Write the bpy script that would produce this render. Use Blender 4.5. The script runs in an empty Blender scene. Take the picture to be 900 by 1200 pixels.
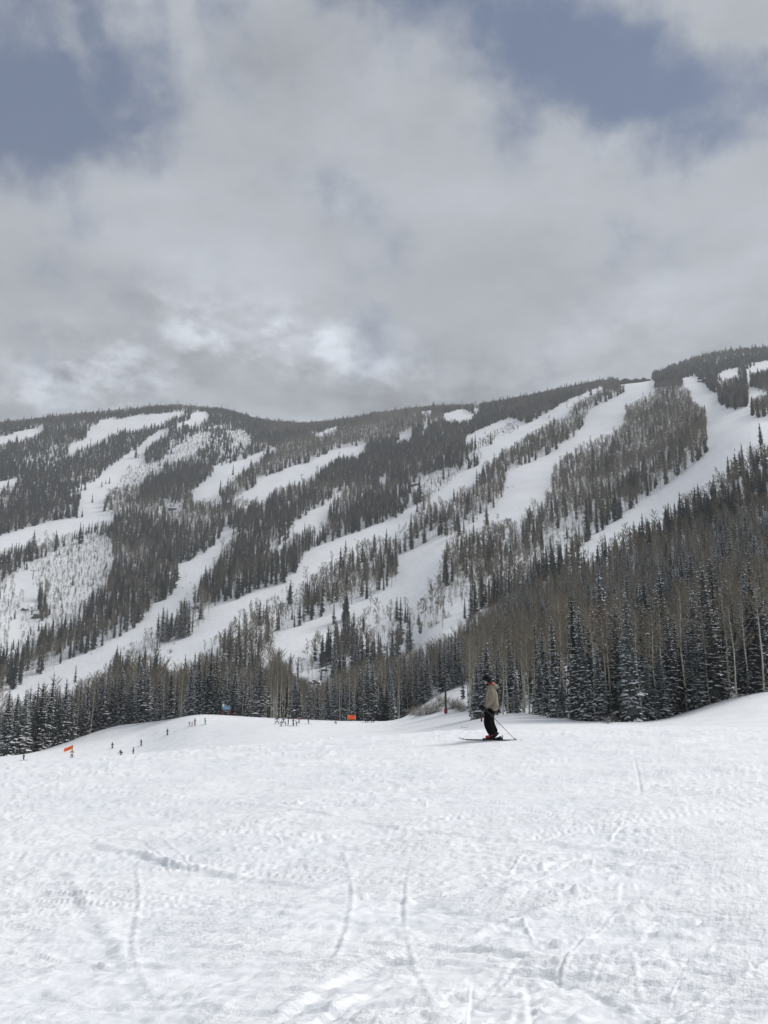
import bpy, bmesh, math, random
import numpy as np
from mathutils import Vector, Matrix

# ------------------------------------------------------------------ camera
F, CX, CY = 950.0, 450.0, 600.0            # focal length and centre in units of a 900 x 1200 frame
PITCH = math.atan(200.0 / F)
CP, SP = math.cos(PITCH), math.sin(PITCH)
EYE = 1.60
scene = bpy.context.scene
COL = scene.collection
cam_d = bpy.data.cameras.new("camera")
cam = bpy.data.objects.new("camera", cam_d)
COL.objects.link(cam)
cam_d.sensor_fit = 'VERTICAL'
cam_d.sensor_height = 24.0
cam_d.lens = 24.0 * F / 1200.0
cam_d.clip_start = 0.1
cam_d.clip_end = 20000
cam.location = (0, 0, EYE)
cam.rotation_euler = (math.radians(90) + PITCH, 0, 0)
scene.camera = cam

# ------------------------------------------------------------------ light and exposure
SUN_EL, SUN_AZ = math.radians(42), math.radians(70)      # azimuth measured from +Y (view) towards +X (right)
SUN_STRENGTH, SKY_STRENGTH = 3.5, 0.10
sun_d = bpy.data.lights.new("sun", 'SUN')
sun_d.energy = SUN_STRENGTH
sun_d.angle = math.radians(26)
sun_d.color = (1.0, 0.97, 0.92)
sun = bpy.data.objects.new("sun", sun_d)
COL.objects.link(sun)
sdir = Vector((math.sin(SUN_AZ) * math.cos(SUN_EL), math.cos(SUN_AZ) * math.cos(SUN_EL), math.sin(SUN_EL)))
sun.rotation_euler = sdir.to_track_quat('Z', 'Y').to_euler()
sun.location = (50, 20, 80)
scene.view_settings.view_transform = 'Standard'
scene.view_settings.look = 'None'
scene.view_settings.gamma = 1
scene.view_settings.exposure = 0.13
scene.cycles.max_bounces = 5
scene.cycles.diffuse_bounces = 3
scene.cycles.glossy_bounces = 2
scene.cycles.transparent_max_bounces = 4
scene.cycles.volume_bounces = 0
scene.cycles.use_denoising = True


def px_dir(u, v):
    X, Y = (u - CX) / F, (CY - v) / F
    return np.array([X, CP - Y * SP, SP + Y * CP])


def build_world():
    w = bpy.data.worlds.new("World")
    scene.world = w
    w.use_nodes = True
    nt = w.node_tree
    nt.nodes.clear()
    N, L = nt.nodes.new, nt.links.new

    def val(x, sock):
        if isinstance(x, (int, float)):
            sock.default_value = x
        elif isinstance(x, tuple):
            sock.default_value = x
        else:
            L(x, sock)

    def m(op, a, b=0.0, c=0.0, clamp=False):
        n = N('ShaderNodeMath'); n.operation = op; n.use_clamp = clamp
        val(a, n.inputs[0]); val(b, n.inputs[1]); val(c, n.inputs[2])
        return n.outputs[0]

    def vm(op, a, b=(0, 0, 0)):
        n = N('ShaderNodeVectorMath'); n.operation = op
        val(a, n.inputs[0]); val(b, n.inputs[1])
        return n.outputs['Value'] if op in ('DOT_PRODUCT', 'LENGTH') else n.outputs[0]

    def noise(vec, scale, detail, rough, dist=0.0, col=False):
        n = N('ShaderNodeTexNoise'); n.inputs['Scale'].default_value = scale
        n.inputs['Detail'].default_value = detail; n.inputs['Roughness'].default_value = rough
        n.inputs['Distortion'].default_value = dist
        L(vec, n.inputs['Vector'])
        return n.outputs['Color'] if col else n.outputs['Fac']

    def mix(f, a, b):
        n = N('ShaderNodeMix'); n.data_type = 'RGBA'
        val(f, n.inputs[0]); val(a, n.inputs[6]); val(b, n.inputs[7])
        return n.outputs[2]

    def ramp(f, lo, hi):
        n = N('ShaderNodeMapRange'); n.interpolation_type = 'SMOOTHSTEP'; n.clamp = True
        L(f, n.inputs[0]); n.inputs[1].default_value = lo; n.inputs[2].default_value = hi
        return n.outputs[0]

    tc = N('ShaderNodeTexCoord').outputs['Generated']
    sep = N('ShaderNodeSeparateXYZ'); L(tc, sep.inputs[0])
    az = m('ARCTAN2', sep.outputs[0], sep.outputs[1])
    el = m('ARCSINE', sep.outputs[2])
    comb = N('ShaderNodeCombineXYZ'); L(az, comb.inputs[0]); L(el, comb.inputs[1])
    base = comb.outputs[0]
    warp = vm('SCALE', vm('SUBTRACT', noise(tc, 4.0, 9, 0.6, 0.0, True), (0.5, 0.5, 0.5)))
    warp.node.inputs['Scale'].default_value = 0.17
    aed = vm('ADD', base, warp)

    def azel(u, v):
        d = px_dir(u, v); d = d / np.linalg.norm(d)
        return math.atan2(d[0], d[1]), math.asin(d[2])

    def blob(u, v, su, sv, ang=0.0):
        a0, e0 = azel(u, v)
        k = 1 / F * 0.93
        s1, s2 = su * k, sv * k
        c, s = math.cos(math.radians(ang)), math.sin(math.radians(ang))
        d = vm('SUBTRACT', aed, (a0, e0, 0.0))
        p = vm('DOT_PRODUCT', d, (c / s1, s / s1, 0.0))
        q = vm('DOT_PRODUCT', d, (-s / s2, c / s2, 0.0))
        r2 = m('MULTIPLY_ADD', p, p, m('MULTIPLY', q, q))
        return m('POWER', math.e, m('MULTIPLY', r2, -1.0))

    def total(lst):
        acc = None
        for wgt, b in lst:
            acc = m('MULTIPLY', b, wgt) if acc is None else m('MULTIPLY_ADD', b, wgt, acc)
        return acc

    # openings of blue in the cloud deck (positive) and the wisps crossing them (negative)
    gap = total([(1.5, blob(20, 140, 150, 72, 16)), (1.0, blob(150, 105, 120, 60, 28)), (0.5, blob(60, 20, 120, 30, 0)),
                 (1.35, blob(470, 0, 150, 34, 0)), (1.5, blob(650, 70, 140, 62, -8)), (0.95, blob(780, 95, 120, 46, -5)),
                 (1.3, blob(900, 130, 90, 40, 10)), (0.35, blob(590, 160, 50, 40, 0)),
                 (-0.55, blob(90, 75, 75, 22, -42)), (-0.7, blob(222, 50, 50, 20, -55)),
                 (-0.75, blob(850, 15, 110, 32, -10)), (-0.35, blob(700, 118, 120, 14, 14))])
    nfine = noise(tc, 7.0, 10, 0.60, 0.15)
    gap = m('ADD', gap, m('MULTIPLY', m('SUBTRACT', nfine, 0.5), 2.9))
    overhead = ramp(el, 0.95, 1.45)
    gap = m('ADD', gap, m('MULTIPLY', m('SUBTRACT', noise(tc, 18.0, 8, 0.62, 0.1), 0.5), 1.3))
    gap = m('ADD', gap, m('MULTIPLY', m('SUBTRACT', noise(tc, 2.7, 6, 0.5, 0.0), 0.5), 1.2))
    gap = m('MULTIPLY', ramp(gap, -0.05, 1.45), 0.94)
    # far from the view the deck goes on with a few similar openings
    az_abs = m('ABSOLUTE', az)
    outside = m('MAXIMUM', ramp(az_abs, 0.6, 0.9), ramp(el, 0.92, 1.1))
    broad = ramp(noise(tc, 2.1, 5, 0.55, 0.3), 0.56, 0.72)
    gap = m('MAXIMUM', gap, m('MULTIPLY', m('MULTIPLY', broad, outside), 0.7))

    # brightness of the cloud deck
    light = total([(0.10, blob(250, 330, 260, 60, 0)), (0.30, blob(130, 430, 75, 20, -4)), (0.38, blob(275, 385, 65, 28, -10)), (0.32, blob(370, 405, 75, 28, -8)),
                   (0.16, blob(460, 425, 50, 22, -10)), (0.12, blob(740, 365, 150, 45, 8)), (0.10, blob(350, 260, 300, 70, 10)),
                   (0.05, blob(760, 230, 200, 90, 0)), (0.10, blob(30, 455, 70, 16, 0)),
                   (-0.22, blob(520, 435, 105, 32, 12)), (-0.10, blob(185, 445, 60, 22, 0)), (-0.10, blob(60, 330, 200, 40, 4)),
                   (-0.12, blob(590, 300, 170, 40, -6)), (-0.16, blob(360, 60, 150, 50, 15)), (-0.12, blob(330, 465, 120, 14, -4)),
                   (0.10, blob(430, 110, 60, 60, 40)), (-0.08, blob(800, 290, 120, 40, 0)), (-0.10, blob(880, 60, 90, 60, 0))])
    puffs = total([(1.5, blob(120, 432, 120, 34, -4)), (1.5, blob(280, 395, 120, 45, -8)), (0.8, blob(405, 415, 90, 42, -8)), (1.0, blob(30, 450, 90, 30, 0)),
                   (0.35, blob(560, 440, 140, 40, 8)), (0.35, blob(740, 380, 180, 50, 8)), (0.5, blob(470, 430, 60, 30, 0))])
    scn = N('ShaderNodeMapping'); scn.inputs['Scale'].default_value = (1.0, 1.0, 2.2); L(tc, scn.inputs[0])
    n2 = noise(scn.outputs[0], 3.2, 9, 0.56, 0.1)
    n3 = noise(scn.outputs[0], 10.0, 10, 0.60, 0.15)
    lumpy = ramp(m('MULTIPLY', el, -1.0), -0.47, -0.30)      # small cumulus structure low over the ridge
    amp3 = m('MULTIPLY_ADD', lumpy, 1.15, 0.36)
    b = m('ADD', m('ADD', 1.13, light), m('MULTIPLY', m('SUBTRACT', n2, 0.5), 0.70))
    b = m('ADD', b, m('MULTIPLY', m('SUBTRACT', n3, 0.5), amp3))
    scp = N('ShaderNodeMapping'); scp.inputs['Scale'].default_value = (1.0, 1.0, 1.7); scp.inputs['Location'].default_value = (0.37, 0.2, 0.11); L(tc, scp.inputs[0])
    pn = ramp(noise(scp.outputs[0], 8.5, 10, 0.60, 0.0), 0.43, 0.62)
    pn2 = ramp(noise(scp.outputs[0], 22.0, 8, 0.60, 0.0), 0.35, 0.65)
    b = m('ADD', b, m('MULTIPLY', m('MULTIPLY', puffs, m('ADD', m('MULTIPLY', pn, 0.8), m('MULTIPLY', pn2, 0.30))), 0.84))
    b = m('SUBTRACT', b, m('MULTIPLY', puffs, 0.30))
    cloud = N('ShaderNodeCombineXYZ')
    L(m('MULTIPLY', b, 4.12), cloud.inputs[0]); L(m('MULTIPLY', b, 4.38), cloud.inputs[1]); L(m('MULTIPLY', b, 4.80), cloud.inputs[2])

    sky = N('ShaderNodeTexSky')
    sky.sky_type = 'NISHITA'; sky.sun_disc = False
    sky.sun_elevation = SUN_EL; sky.sun_rotation = SUN_AZ
    sky.altitude = 2500
    sky.air_density = 1.0; sky.dust_density = 1.2
    veil = mix(0.62, sky.outputs[0], (1.05, 1.50, 2.65, 1.0))
    colr = mix(gap, cloud.outputs[0], veil)
    bg = N('ShaderNodeBackground'); L(colr, bg.inputs[0]); bg.inputs[1].default_value = SKY_STRENGTH
    out = N('ShaderNodeOutputWorld'); L(bg.outputs[0], out.inputs[0])
    w.cycles.sampling_method = 'MANUAL'
    w.cycles.sample_map_resolution = 512


build_world()


# ------------------------------------------------------------------ materials
def mat_new(name):
    mt = bpy.data.materials.new(name); mt.use_nodes = True
    nt = mt.node_tree
    return mt, nt, nt.nodes['Principled BSDF']


def simple_mat(name, rgb, rough=0.7, var=0.0, scale=4.0, bump=0.0, spec=0.3, rand=0.0):
    mt, nt, b = mat_new(name)
    N, L = nt.nodes.new, nt.links.new
    b.inputs['Roughness'].default_value = rough
    b.inputs['Specular IOR Level'].default_value = spec
    b.inputs['Base Color'].default_value = (*rgb, 1)
    if var > 0 or bump > 0:
        tc = N('ShaderNodeTexCoord')
        n = N('ShaderNodeTexNoise'); n.inputs['Scale'].default_value = scale; n.inputs['Detail'].default_value = 5
        L(tc.outputs['Object'], n.inputs['Vector'])
        mr = N('ShaderNodeMapRange'); mr.inputs[1].default_value = 0.3; mr.inputs[2].default_value = 0.7
        mr.inputs[3].default_value = 1 - var; mr.inputs[4].default_value = 1 + var
        L(n.outputs['Fac'], mr.inputs[0])
        f = mr.outputs[0]
        if rand > 0:
            oi = N('ShaderNodeObjectInfo')
            m2 = N('ShaderNodeMapRange'); m2.inputs[3].default_value = 1 - rand; m2.inputs[4].default_value = 1 + rand
            L(oi.outputs['Random'], m2.inputs[0])
            mm = N('ShaderNodeMath'); mm.operation = 'MULTIPLY'; L(f, mm.inputs[0]); L(m2.outputs[0], mm.inputs[1]); f = mm.outputs[0]
        vs = N('ShaderNodeVectorMath'); vs.operation = 'SCALE'; vs.inputs[0].default_value = rgb
        L(f, vs.inputs['Scale']); L(vs.outputs[0], b.inputs['Base Color'])
        if bump > 0:
            bp = N('ShaderNodeBump'); bp.inputs['Strength'].default_value = bump; bp.inputs['Distance'].default_value = 0.02
            L(n.outputs['Fac'], bp.inputs['Height']); L(bp.outputs[0], b.inputs['Normal'])
    return mt


def snow_mat(name, near):
    mt, nt, b = mat_new(name)
    N, L = nt.nodes.new, nt.links.new
    b.inputs['Roughness'].default_value = 0.55
    b.inputs['Specular IOR Level'].default_value = 0.25
    geo = N('ShaderNodeNewGeometry')
    big = N('ShaderNodeTexNoise'); big.inputs['Scale'].default_value = 0.35 if near else 0.012
    big.inputs['Detail'].default_value = 6
    L(geo.outputs['Position'], big.inputs['Vector'])
    rp = N('ShaderNodeValToRGB')
    rp.color_ramp.elements[0].position = 0.3; rp.color_ramp.elements[0].color = (0.79, 0.815, 0.855, 1)
    rp.color_ramp.elements[1].position = 0.7; rp.color_ramp.elements[1].color = (0.86, 0.872, 0.89, 1)
    L(big.outputs['Fac'], rp.inputs[0]); L(rp.outputs[0], b.inputs['Base Color'])
    if near:
        mp = N('ShaderNodeMapping'); mp.inputs['Scale'].default_value = (1, 1, 1)
        L(geo.outputs['Position'], mp.inputs[0])
        n1 = N('ShaderNodeTexNoise'); n1.inputs['Scale'].default_value = 9; n1.inputs['Detail'].default_value = 8; n1.inputs['Roughness'].default_value = 0.7
        L(mp.outputs[0], n1.inputs['Vector'])
        n2 = N('ShaderNodeTexNoise'); n2.inputs['Scale'].default_value = 60; n2.inputs['Detail'].default_value = 4
        L(mp.outputs[0], n2.inputs['Vector'])
        ad = N('ShaderNodeMath'); ad.operation = 'MULTIPLY_ADD'; ad.inputs[1].default_value = 0.15
        L(n2.outputs['Fac'], ad.inputs[0]); L(n1.outputs['Fac'], ad.inputs[2])
        for (aa, sc) in ((0.25, (3, 42, 8)), (-0.35, (4, 36, 8)), (1.1, (4, 30, 8))):
            m3 = N('ShaderNodeMapping'); m3.inputs['Rotation'].default_value = (0, 0, -aa); L(geo.outputs['Position'], m3.inputs[0])
            m4 = N('ShaderNodeVectorMath'); m4.operation = 'MULTIPLY'; m4.inputs[1].default_value = sc; L(m3.outputs[0], m4.inputs[0])
            n3 = N('ShaderNodeTexNoise'); n3.inputs['Scale'].default_value = 1.0; n3.inputs['Detail'].default_value = 3; L(m4.outputs[0], n3.inputs['Vector'])
            a3 = N('ShaderNodeMath'); a3.operation = 'MULTIPLY_ADD'; a3.inputs[1].default_value = 0.55
            L(n3.outputs['Fac'], a3.inputs[0]); L(ad.outputs[0], a3.inputs[2]); ad = a3
        pm = N('ShaderNodeTexNoise'); pm.inputs['Scale'].default_value = 0.9; pm.inputs['Detail'].default_value = 4; pm.inputs['Roughness'].default_value = 0.6
        L(geo.outputs['Position'], pm.inputs['Vector'])
        pr = N('ShaderNodeMapRange'); pr.inputs[1].default_value = 0.42; pr.inputs[2].default_value = 0.60; pr.inputs[3].default_value = 0.25; pr.inputs[4].default_value = 1.5
        L(pm.outputs['Fac'], pr.inputs[0])
        pc = N('ShaderNodeMath'); pc.operation = 'MULTIPLY'; L(ad.outputs[0], pc.inputs[0]); L(pr.outputs[0], pc.inputs[1]); ad = pc
        bp = N('ShaderNodeBump'); bp.inputs['Strength'].default_value = 0.6; bp.inputs['Distance'].default_value = 0.028
        L(ad.outputs[0], bp.inputs['Height']); L(bp.outputs[0], b.inputs['Normal'])
    else:
        n1 = N('ShaderNodeTexNoise'); n1.inputs['Scale'].default_value = 0.22; n1.inputs['Detail'].default_value = 6
        L(geo.outputs['Position'], n1.inputs['Vector'])
        bp = N('ShaderNodeBump'); bp.inputs['Strength'].default_value = 0.6; bp.inputs['Distance'].default_value = 0.9
        L(n1.outputs['Fac'], bp.inputs['Height']); L(bp.outputs[0], b.inputs['Normal'])
    return mt


def bark_mat():
    mt, nt, b = mat_new("aspen_bark")
    N, L = nt.nodes.new, nt.links.new
    b.inputs['Roughness'].default_value = 0.8
    tc = N('ShaderNodeTexCoord')
    mp = N('ShaderNodeMapping'); mp.inputs['Scale'].default_value = (5, 5, 1.6); L(tc.outputs['Object'], mp.inputs[0])
    n = N('ShaderNodeTexNoise'); n.inputs['Scale'].default_value = 1.8; n.inputs['Detail'].default_value = 6
    L(mp.outputs[0], n.inputs['Vector'])
    rp = N('ShaderNodeValToRGB')
    rp.color_ramp.elements[0].position = 0.36; rp.color_ramp.elements[0].color = (0.10, 0.09, 0.075, 1)
    rp.color_ramp.elements[1].position = 0.50; rp.color_ramp.elements[1].color = (0.42, 0.40, 0.34, 1)
    L(n.outputs['Fac'], rp.inputs[0]); L(rp.outputs[0], b.inputs['Base Color'])
    return mt


M = {
    'snow_near': snow_mat("snow_near", True),
    'snow_far': snow_mat("snow_far", False),
    'needles': simple_mat("needles", (0.042, 0.053, 0.049), 0.8, 0.45, 1.1, 0, 0.15, 0.3),
    'needles_b': simple_mat("needles_grey", (0.072, 0.084, 0.082), 0.8, 0.45, 1.1, 0, 0.15, 0.3),
    'tree_snow': simple_mat("tree_snow", (0.82, 0.84, 0.87), 0.7, 0.06, 3, 0, 0.2),
    'spruce_bark': simple_mat("spruce_bark", (0.055, 0.045, 0.038), 0.9, 0.3, 6),
    'aspen_bark': bark_mat(),
    'twigs': simple_mat("twigs", (0.165, 0.142, 0.106), 0.85, 0.35, 0.6, 0, 0.15, 0.25),
    'limb': simple_mat("limb", (0.27, 0.25, 0.21), 0.85, 0.3, 1.5),
    'rock': simple_mat("rock", (0.10, 0.095, 0.09), 0.9, 0.4, 1.2, 0.6),
}

# ------------------------------------------------------------------ numeric helpers
def smooth(a, b, x):
    t = np.clip((x - a) / (b - a), 0, 1)
    return t * t * (3 - 2 * t)


_perm = np.random.RandomState(5).rand(256, 256)


def vnoise(x, y):
    xi, yi = np.floor(x).astype(int), np.floor(y).astype(int)
    fx, fy = x - xi, y - yi
    fx = fx * fx * (3 - 2 * fx); fy = fy * fy * (3 - 2 * fy)
    a = _perm[xi & 255, yi & 255]; b = _perm[(xi + 1) & 255, yi & 255]
    c = _perm[xi & 255, (yi + 1) & 255]; d = _perm[(xi + 1) & 255, (yi + 1) & 255]
    return (a * (1 - fx) + b * fx) * (1 - fy) + (c * (1 - fx) + d * fx) * fy - 0.5


def fbm(x, y, octv=4, gain=0.5):
    s, a = 0, 1.0
    for k in range(octv):
        s = s + a * vnoise(x * 2 ** k + 17.3 * k, y * 2 ** k + 9.1 * k); a *= gain
    return s


def pchip(xs, ys, x):
    xs, ys = np.asarray(xs, float), np.asarray(ys, float)
    h = np.diff(xs); d = np.diff(ys, axis=0)
    h_ = h.reshape((-1,) + (1,) * (ys.ndim - 1))
    d = d / h_
    m = np.zeros_like(ys)
    m[0], m[-1] = d[0], d[-1]
    prod = d[:-1] * d[1:]
    w1, w2 = 2 * h_[1:] + h_[:-1], h_[1:] + 2 * h_[:-1]
    with np.errstate(divide='ignore', invalid='ignore'):
        hm = (w1 + w2) / (w1 / d[:-1] + w2 / d[1:])
    m[1:-1] = np.where(prod > 0, hm, 0)
    x = np.clip(x, xs[0], xs[-1])
    k = np.clip(np.searchsorted(xs, x, side='right') - 1, 0, len(xs) - 2)
    t = (x - xs[k]) / h[k]
    t = t.reshape(t.shape + (1,) * (ys.ndim - 1)); hk = h[k].reshape(t.shape)
    t2, t3 = t * t, t * t * t
    return (2 * t3 - 3 * t2 + 1) * ys[k] + (t3 - 2 * t2 + t) * hk * m[k] + (-2 * t3 + 3 * t2) * ys[k + 1] + (t3 - t2) * hk * m[k + 1]


# ------------------------------------------------------------------ the shape of the land
# survey of the slopes: for a number of bearings, (distance in metres, height angle) read as the row a surveyor would see
SURVEY = {
    -500: [(45, 915), (60, 912), (190, 903), (300, 905), (500, 860), (700, 770), (1000, 690), (1500, 585), (2000, 525), (2400, 545), (3500, 640)],
    0: [(45, 905), (60, 905), (120, 900), (190, 893), (228, 886), (300, 902), (400, 885), (500, 850), (600, 812), (700, 770), (900, 700),
        (1200, 630), (1500, 565), (1800, 515), (2000, 498), (2400, 520), (3500, 640)],
    150: [(45, 900), (60, 899), (120, 893), (170, 889), (200, 880), (228, 862), (255, 848), (300, 858), (400, 846), (500, 812), (600, 778), (700, 740),
          (900, 680), (1200, 612), (1500, 560), (1800, 507), (2000, 486), (2400, 505), (3500, 640)],
    240: [(45, 896), (60, 894), (120, 885), (170, 868), (200, 853), (232, 838), (300, 852), (400, 832), (500, 792), (600, 752), (700, 716),
          (900, 655), (1200, 590), (1500, 545), (1800, 503), (2000, 484), (2400, 505), (3500, 640)],
    320: [(45, 893), (60, 890), (120, 876), (170, 855), (200, 846), (228, 842), (300, 852), (400, 815), (500, 772), (600, 730), (700, 695),
          (900, 638), (1200, 575), (1500, 535), (1900, 502), (2200, 496), (2600, 515), (3500, 640)],
    450: [(45, 886), (60, 883), (120, 866), (170, 853), (205, 845), (260, 849), (350, 820), (400, 797), (500, 748), (600, 700), (700, 668),
          (900, 615), (1200, 557), (1500, 515), (2000, 486), (2400, 500), (3500, 640)],
    525: [(45, 877), (60, 874), (120, 855), (150, 846), (175, 838), (200, 822), (250, 804), (350, 765), (400, 742), (500, 705), (600, 670), (700, 640),
          (900, 590), (1200, 536), (1500, 498), (1900, 480), (2300, 495), (3500, 640)],
    600: [(45, 869), (60, 864), (90, 850), (125, 839), (150, 834), (200, 808), (300, 762), (400, 725), (500, 690), (600, 655), (700, 622), (900, 570),
          (1200, 520), (1500, 485), (1800, 470), (2200, 485), (3500, 640)],
    750: [(45, 860), (60, 857), (85, 850), (102, 846), (130, 832), (200, 785), (300, 725), (400, 680), (500, 645), (600, 615), (700, 588),
          (900, 540), (1200, 490), (1500, 450), (1600, 449), (2000, 440), (2200, 438), (2600, 455), (3500, 640)],
    900: [(45, 851), (60, 848), (85, 828), (103, 814), (130, 795), (200, 740), (300, 680), (400, 630), (500, 580), (600, 535), (700, 508),
          (900, 482), (1200, 455), (1600, 430), (2000, 412), (2400, 425), (3500, 640)],
    1400: [(45, 845), (60, 835), (100, 800), (200, 715), (300, 660), (400, 600), (700, 500), (1200, 440), (1800, 410), (2000, 405), (2400, 420), (3500, 640)],
}
_us = np.array(sorted(SURVEY), float)
LR = np.linspace(math.log(45), math.log(3500), 240)
_tab = np.stack([pchip(np.log([q[0] for q in SURVEY[int(u)]]), [q[1] for q in SURVEY[int(u)]], LR) for u in _us])   # (U, R)
UG = np.arange(-500, 1401, 10.0)
TAB = pchip(_us, _tab, UG)                                                # (190, 240)
_sk = np.array([(-500, 520), (0, 500), (60, 494), (100, 488), (150, 483), (210, 478), (260, 483), (300, 494), (350, 500), (385, 498), (430, 489),
                (480, 483), (560, 478), (600, 472), (650, 463), (700, 453), (750, 448), (772, 441), (790, 431), (830, 418), (870, 413), (900, 412), (1400, 400)], float)
_rmask = LR > math.log(1300)
_crest_i = np.argmin(np.where(_rmask, TAB, 9999), axis=1)
_corr = np.interp(UG, _sk[:, 0], _sk[:, 1]) - TAB[np.arange(len(UG)), _crest_i]
CREST_R = np.exp(LR[_crest_i])
for _i in range(len(UG)):
    TAB[_i] += _corr[_i] * smooth(LR[_crest_i[_i]] - 0.35, LR[_crest_i[_i]], LR)


def table(u, r):
    fu = np.clip((u + 500) / 10.0, 0, len(UG) - 1.001)
    fr = np.clip((np.log(r) - LR[0]) / (LR[1] - LR[0]), 0, len(LR) - 1.001)
    a, b = fu.astype(int), fr.astype(int); fu = fu - a; fr = fr - b
    return (TAB[a, b] * (1 - fu) + TAB[a + 1, b] * fu) * (1 - fr) + (TAB[a, b + 1] * (1 - fu) + TAB[a + 1, b + 1] * fu) * fr


def near_z(x, y):
    r = np.hypot(x, y)
    xx = 14 * np.tanh(x / 14)
    z = 0.058 * xx - 0.0019 * xx * xx - 0.10 * smooth(3, 20, r)
    return z - 0.0042 * np.maximum(r - 24.5, 0) ** 2


def ground(x, y):
    x, y = np.asarray(x, float), np.asarray(y, float)
    r = np.maximum(np.hypot(x, y), 0.01)
    az = np.arctan2(x, y)
    azc = np.clip(az, -1.0, 1.0)
    xc, yc = r * np.sin(azc), r * np.cos(azc)
    back = smooth(1.0, math.pi, np.abs(az))
    rr = np.maximum(r, 45)
    z = np.zeros_like(r)
    for _ in range(5):
        u = CX + F * xc / np.maximum(yc * CP + z * SP, 0.1)
        u = np.clip(u, -500, 1400)
        v = table(u, rr)
        X, Y = (u - CX) / F, (CY - v) / F
        e = (SP + Y * CP) / np.hypot(X, CP - Y * SP)
        z = r * e
    zb = r * 0.10
    z = z * (1 - back) + zb * back * smooth(60, 900, r) * 1.0 - back * (1 - smooth(60, 900, r)) * EYE
    z = z + EYE
    amp = smooth(300, 900, r)
    z = z + amp * (7.0 * fbm(x / 150.0, y / 150.0, 4) + 0.8 * vnoise(x / 22.0, y / 22.0)) + 0.5 * smooth(45, 150, r) * fbm(x / 25., y / 25., 3)
    k = smooth(28, 48, r)
    return near_z(x, y) * (1 - k) + z * k


def project(x, y, z):
    dz = z - EYE
    depth = y * CP + dz * SP
    u = CX + F * x / depth
    v = CY - F * (dz * CP - y * SP) / depth
    return u, v, depth


def at(u, v, rmin=40, rmax=2600):
    """the point of the ground that a surveyor at the camera sees at column u, row v"""
    d = px_dir(u, v); h = math.hypot(d[0], d[1])
    rs = np.exp(np.linspace(math.log(rmin), math.log(rmax), 3000))
    x, y = d[0] / h * rs, d[1] / h * rs
    zr = EYE + d[2] / h * rs
    g = ground(x, y)
    k = np.argmax(g >= zr) if np.any(g >= zr) else int(np.argmin(zr - g))
    return Vector((x[k], y[k], g[k])), rs[k]


def at_r(u, r):
    """the ground point on column u at horizontal distance r"""
    v = 800.0
    for _ in range(6):
        d = px_dir(u, v); h = math.hypot(d[0], d[1])
        x, y = d[0] / h * r, d[1] / h * r
        z = float(ground(np.array([x]), np.array([y]))[0])
        _, v, _ = project(x, y, z)
    return Vector((x, y, z))


def gz(x, y):
    return float(ground(np.array([x]), np.array([y]))[0])


# ------------------------------------------------------------------ object helpers
def mesh_from(name, verts, faces, mats, midx=None, smooth_shade=False):
    me = bpy.data.meshes.new(name)
    me.from_pydata([tuple(p) for p in verts], [], faces)
    for mt in mats:
        me.materials.append(mt)
    if midx is not None:
        me.polygons.foreach_set('material_index', np.array(midx, dtype=np.int32))
    if smooth_shade:
        me.polygons.foreach_set('use_smooth', np.ones(len(me.polygons), dtype=bool))
    me.update()
    return me


def link(name, data, parent=None, loc=(0, 0, 0)):
    o = bpy.data.objects.new(name, data)
    COL.objects.link(o)
    o.location = loc
    if parent is not None:
        o.parent = parent
    return o


def tag(o, label=None, cat=None, group=None, kind=None):
    if label: o['label'] = label
    if cat: o['category'] = cat
    if group: o['group'] = group
    if kind: o['kind'] = kind
    return o


def grid_mesh(name, X, Y, Z, mat):
    n, m_ = X.shape
    co = np.stack([X, Y, Z], -1).reshape(-1, 3).astype(np.float32)
    i = np.arange(n - 1)[:, None] * m_ + np.arange(m_ - 1)[None, :]
    q = np.stack([i, i + 1, i + m_ + 1, i + m_], -1).reshape(-1, 4).astype(np.int32)
    me = bpy.data.meshes.new(name)
    me.vertices.add(len(co)); me.vertices.foreach_set('co', co.ravel())
    me.loops.add(q.size); me.loops.foreach_set('vertex_index', q.ravel())
    me.polygons.add(len(q))
    me.polygons.foreach_set('loop_start', np.arange(0, q.size, 4, dtype=np.int32))
    me.polygons.foreach_set('loop_total', np.full(len(q), 4, dtype=np.int32))
    me.polygons.foreach_set('use_smooth', np.ones(len(q), dtype=bool))
    me.materials.append(mat)
    me.update(calc_edges=True); me.validate()
    return me


# ------------------------------------------------------------------ the snow slope underfoot, with its ski tracks
def near_px(u, v):
    d = px_dir(u, v)
    t = (EYE - 0.0) / -d[2]
    for _ in range(8):
        x, y = d[0] * t, d[1] * t
        t = (EYE - float(near_z(np.array([x]), np.array([y]))[0])) / -d[2]
    return np.array([d[0] * t, d[1] * t])


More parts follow.
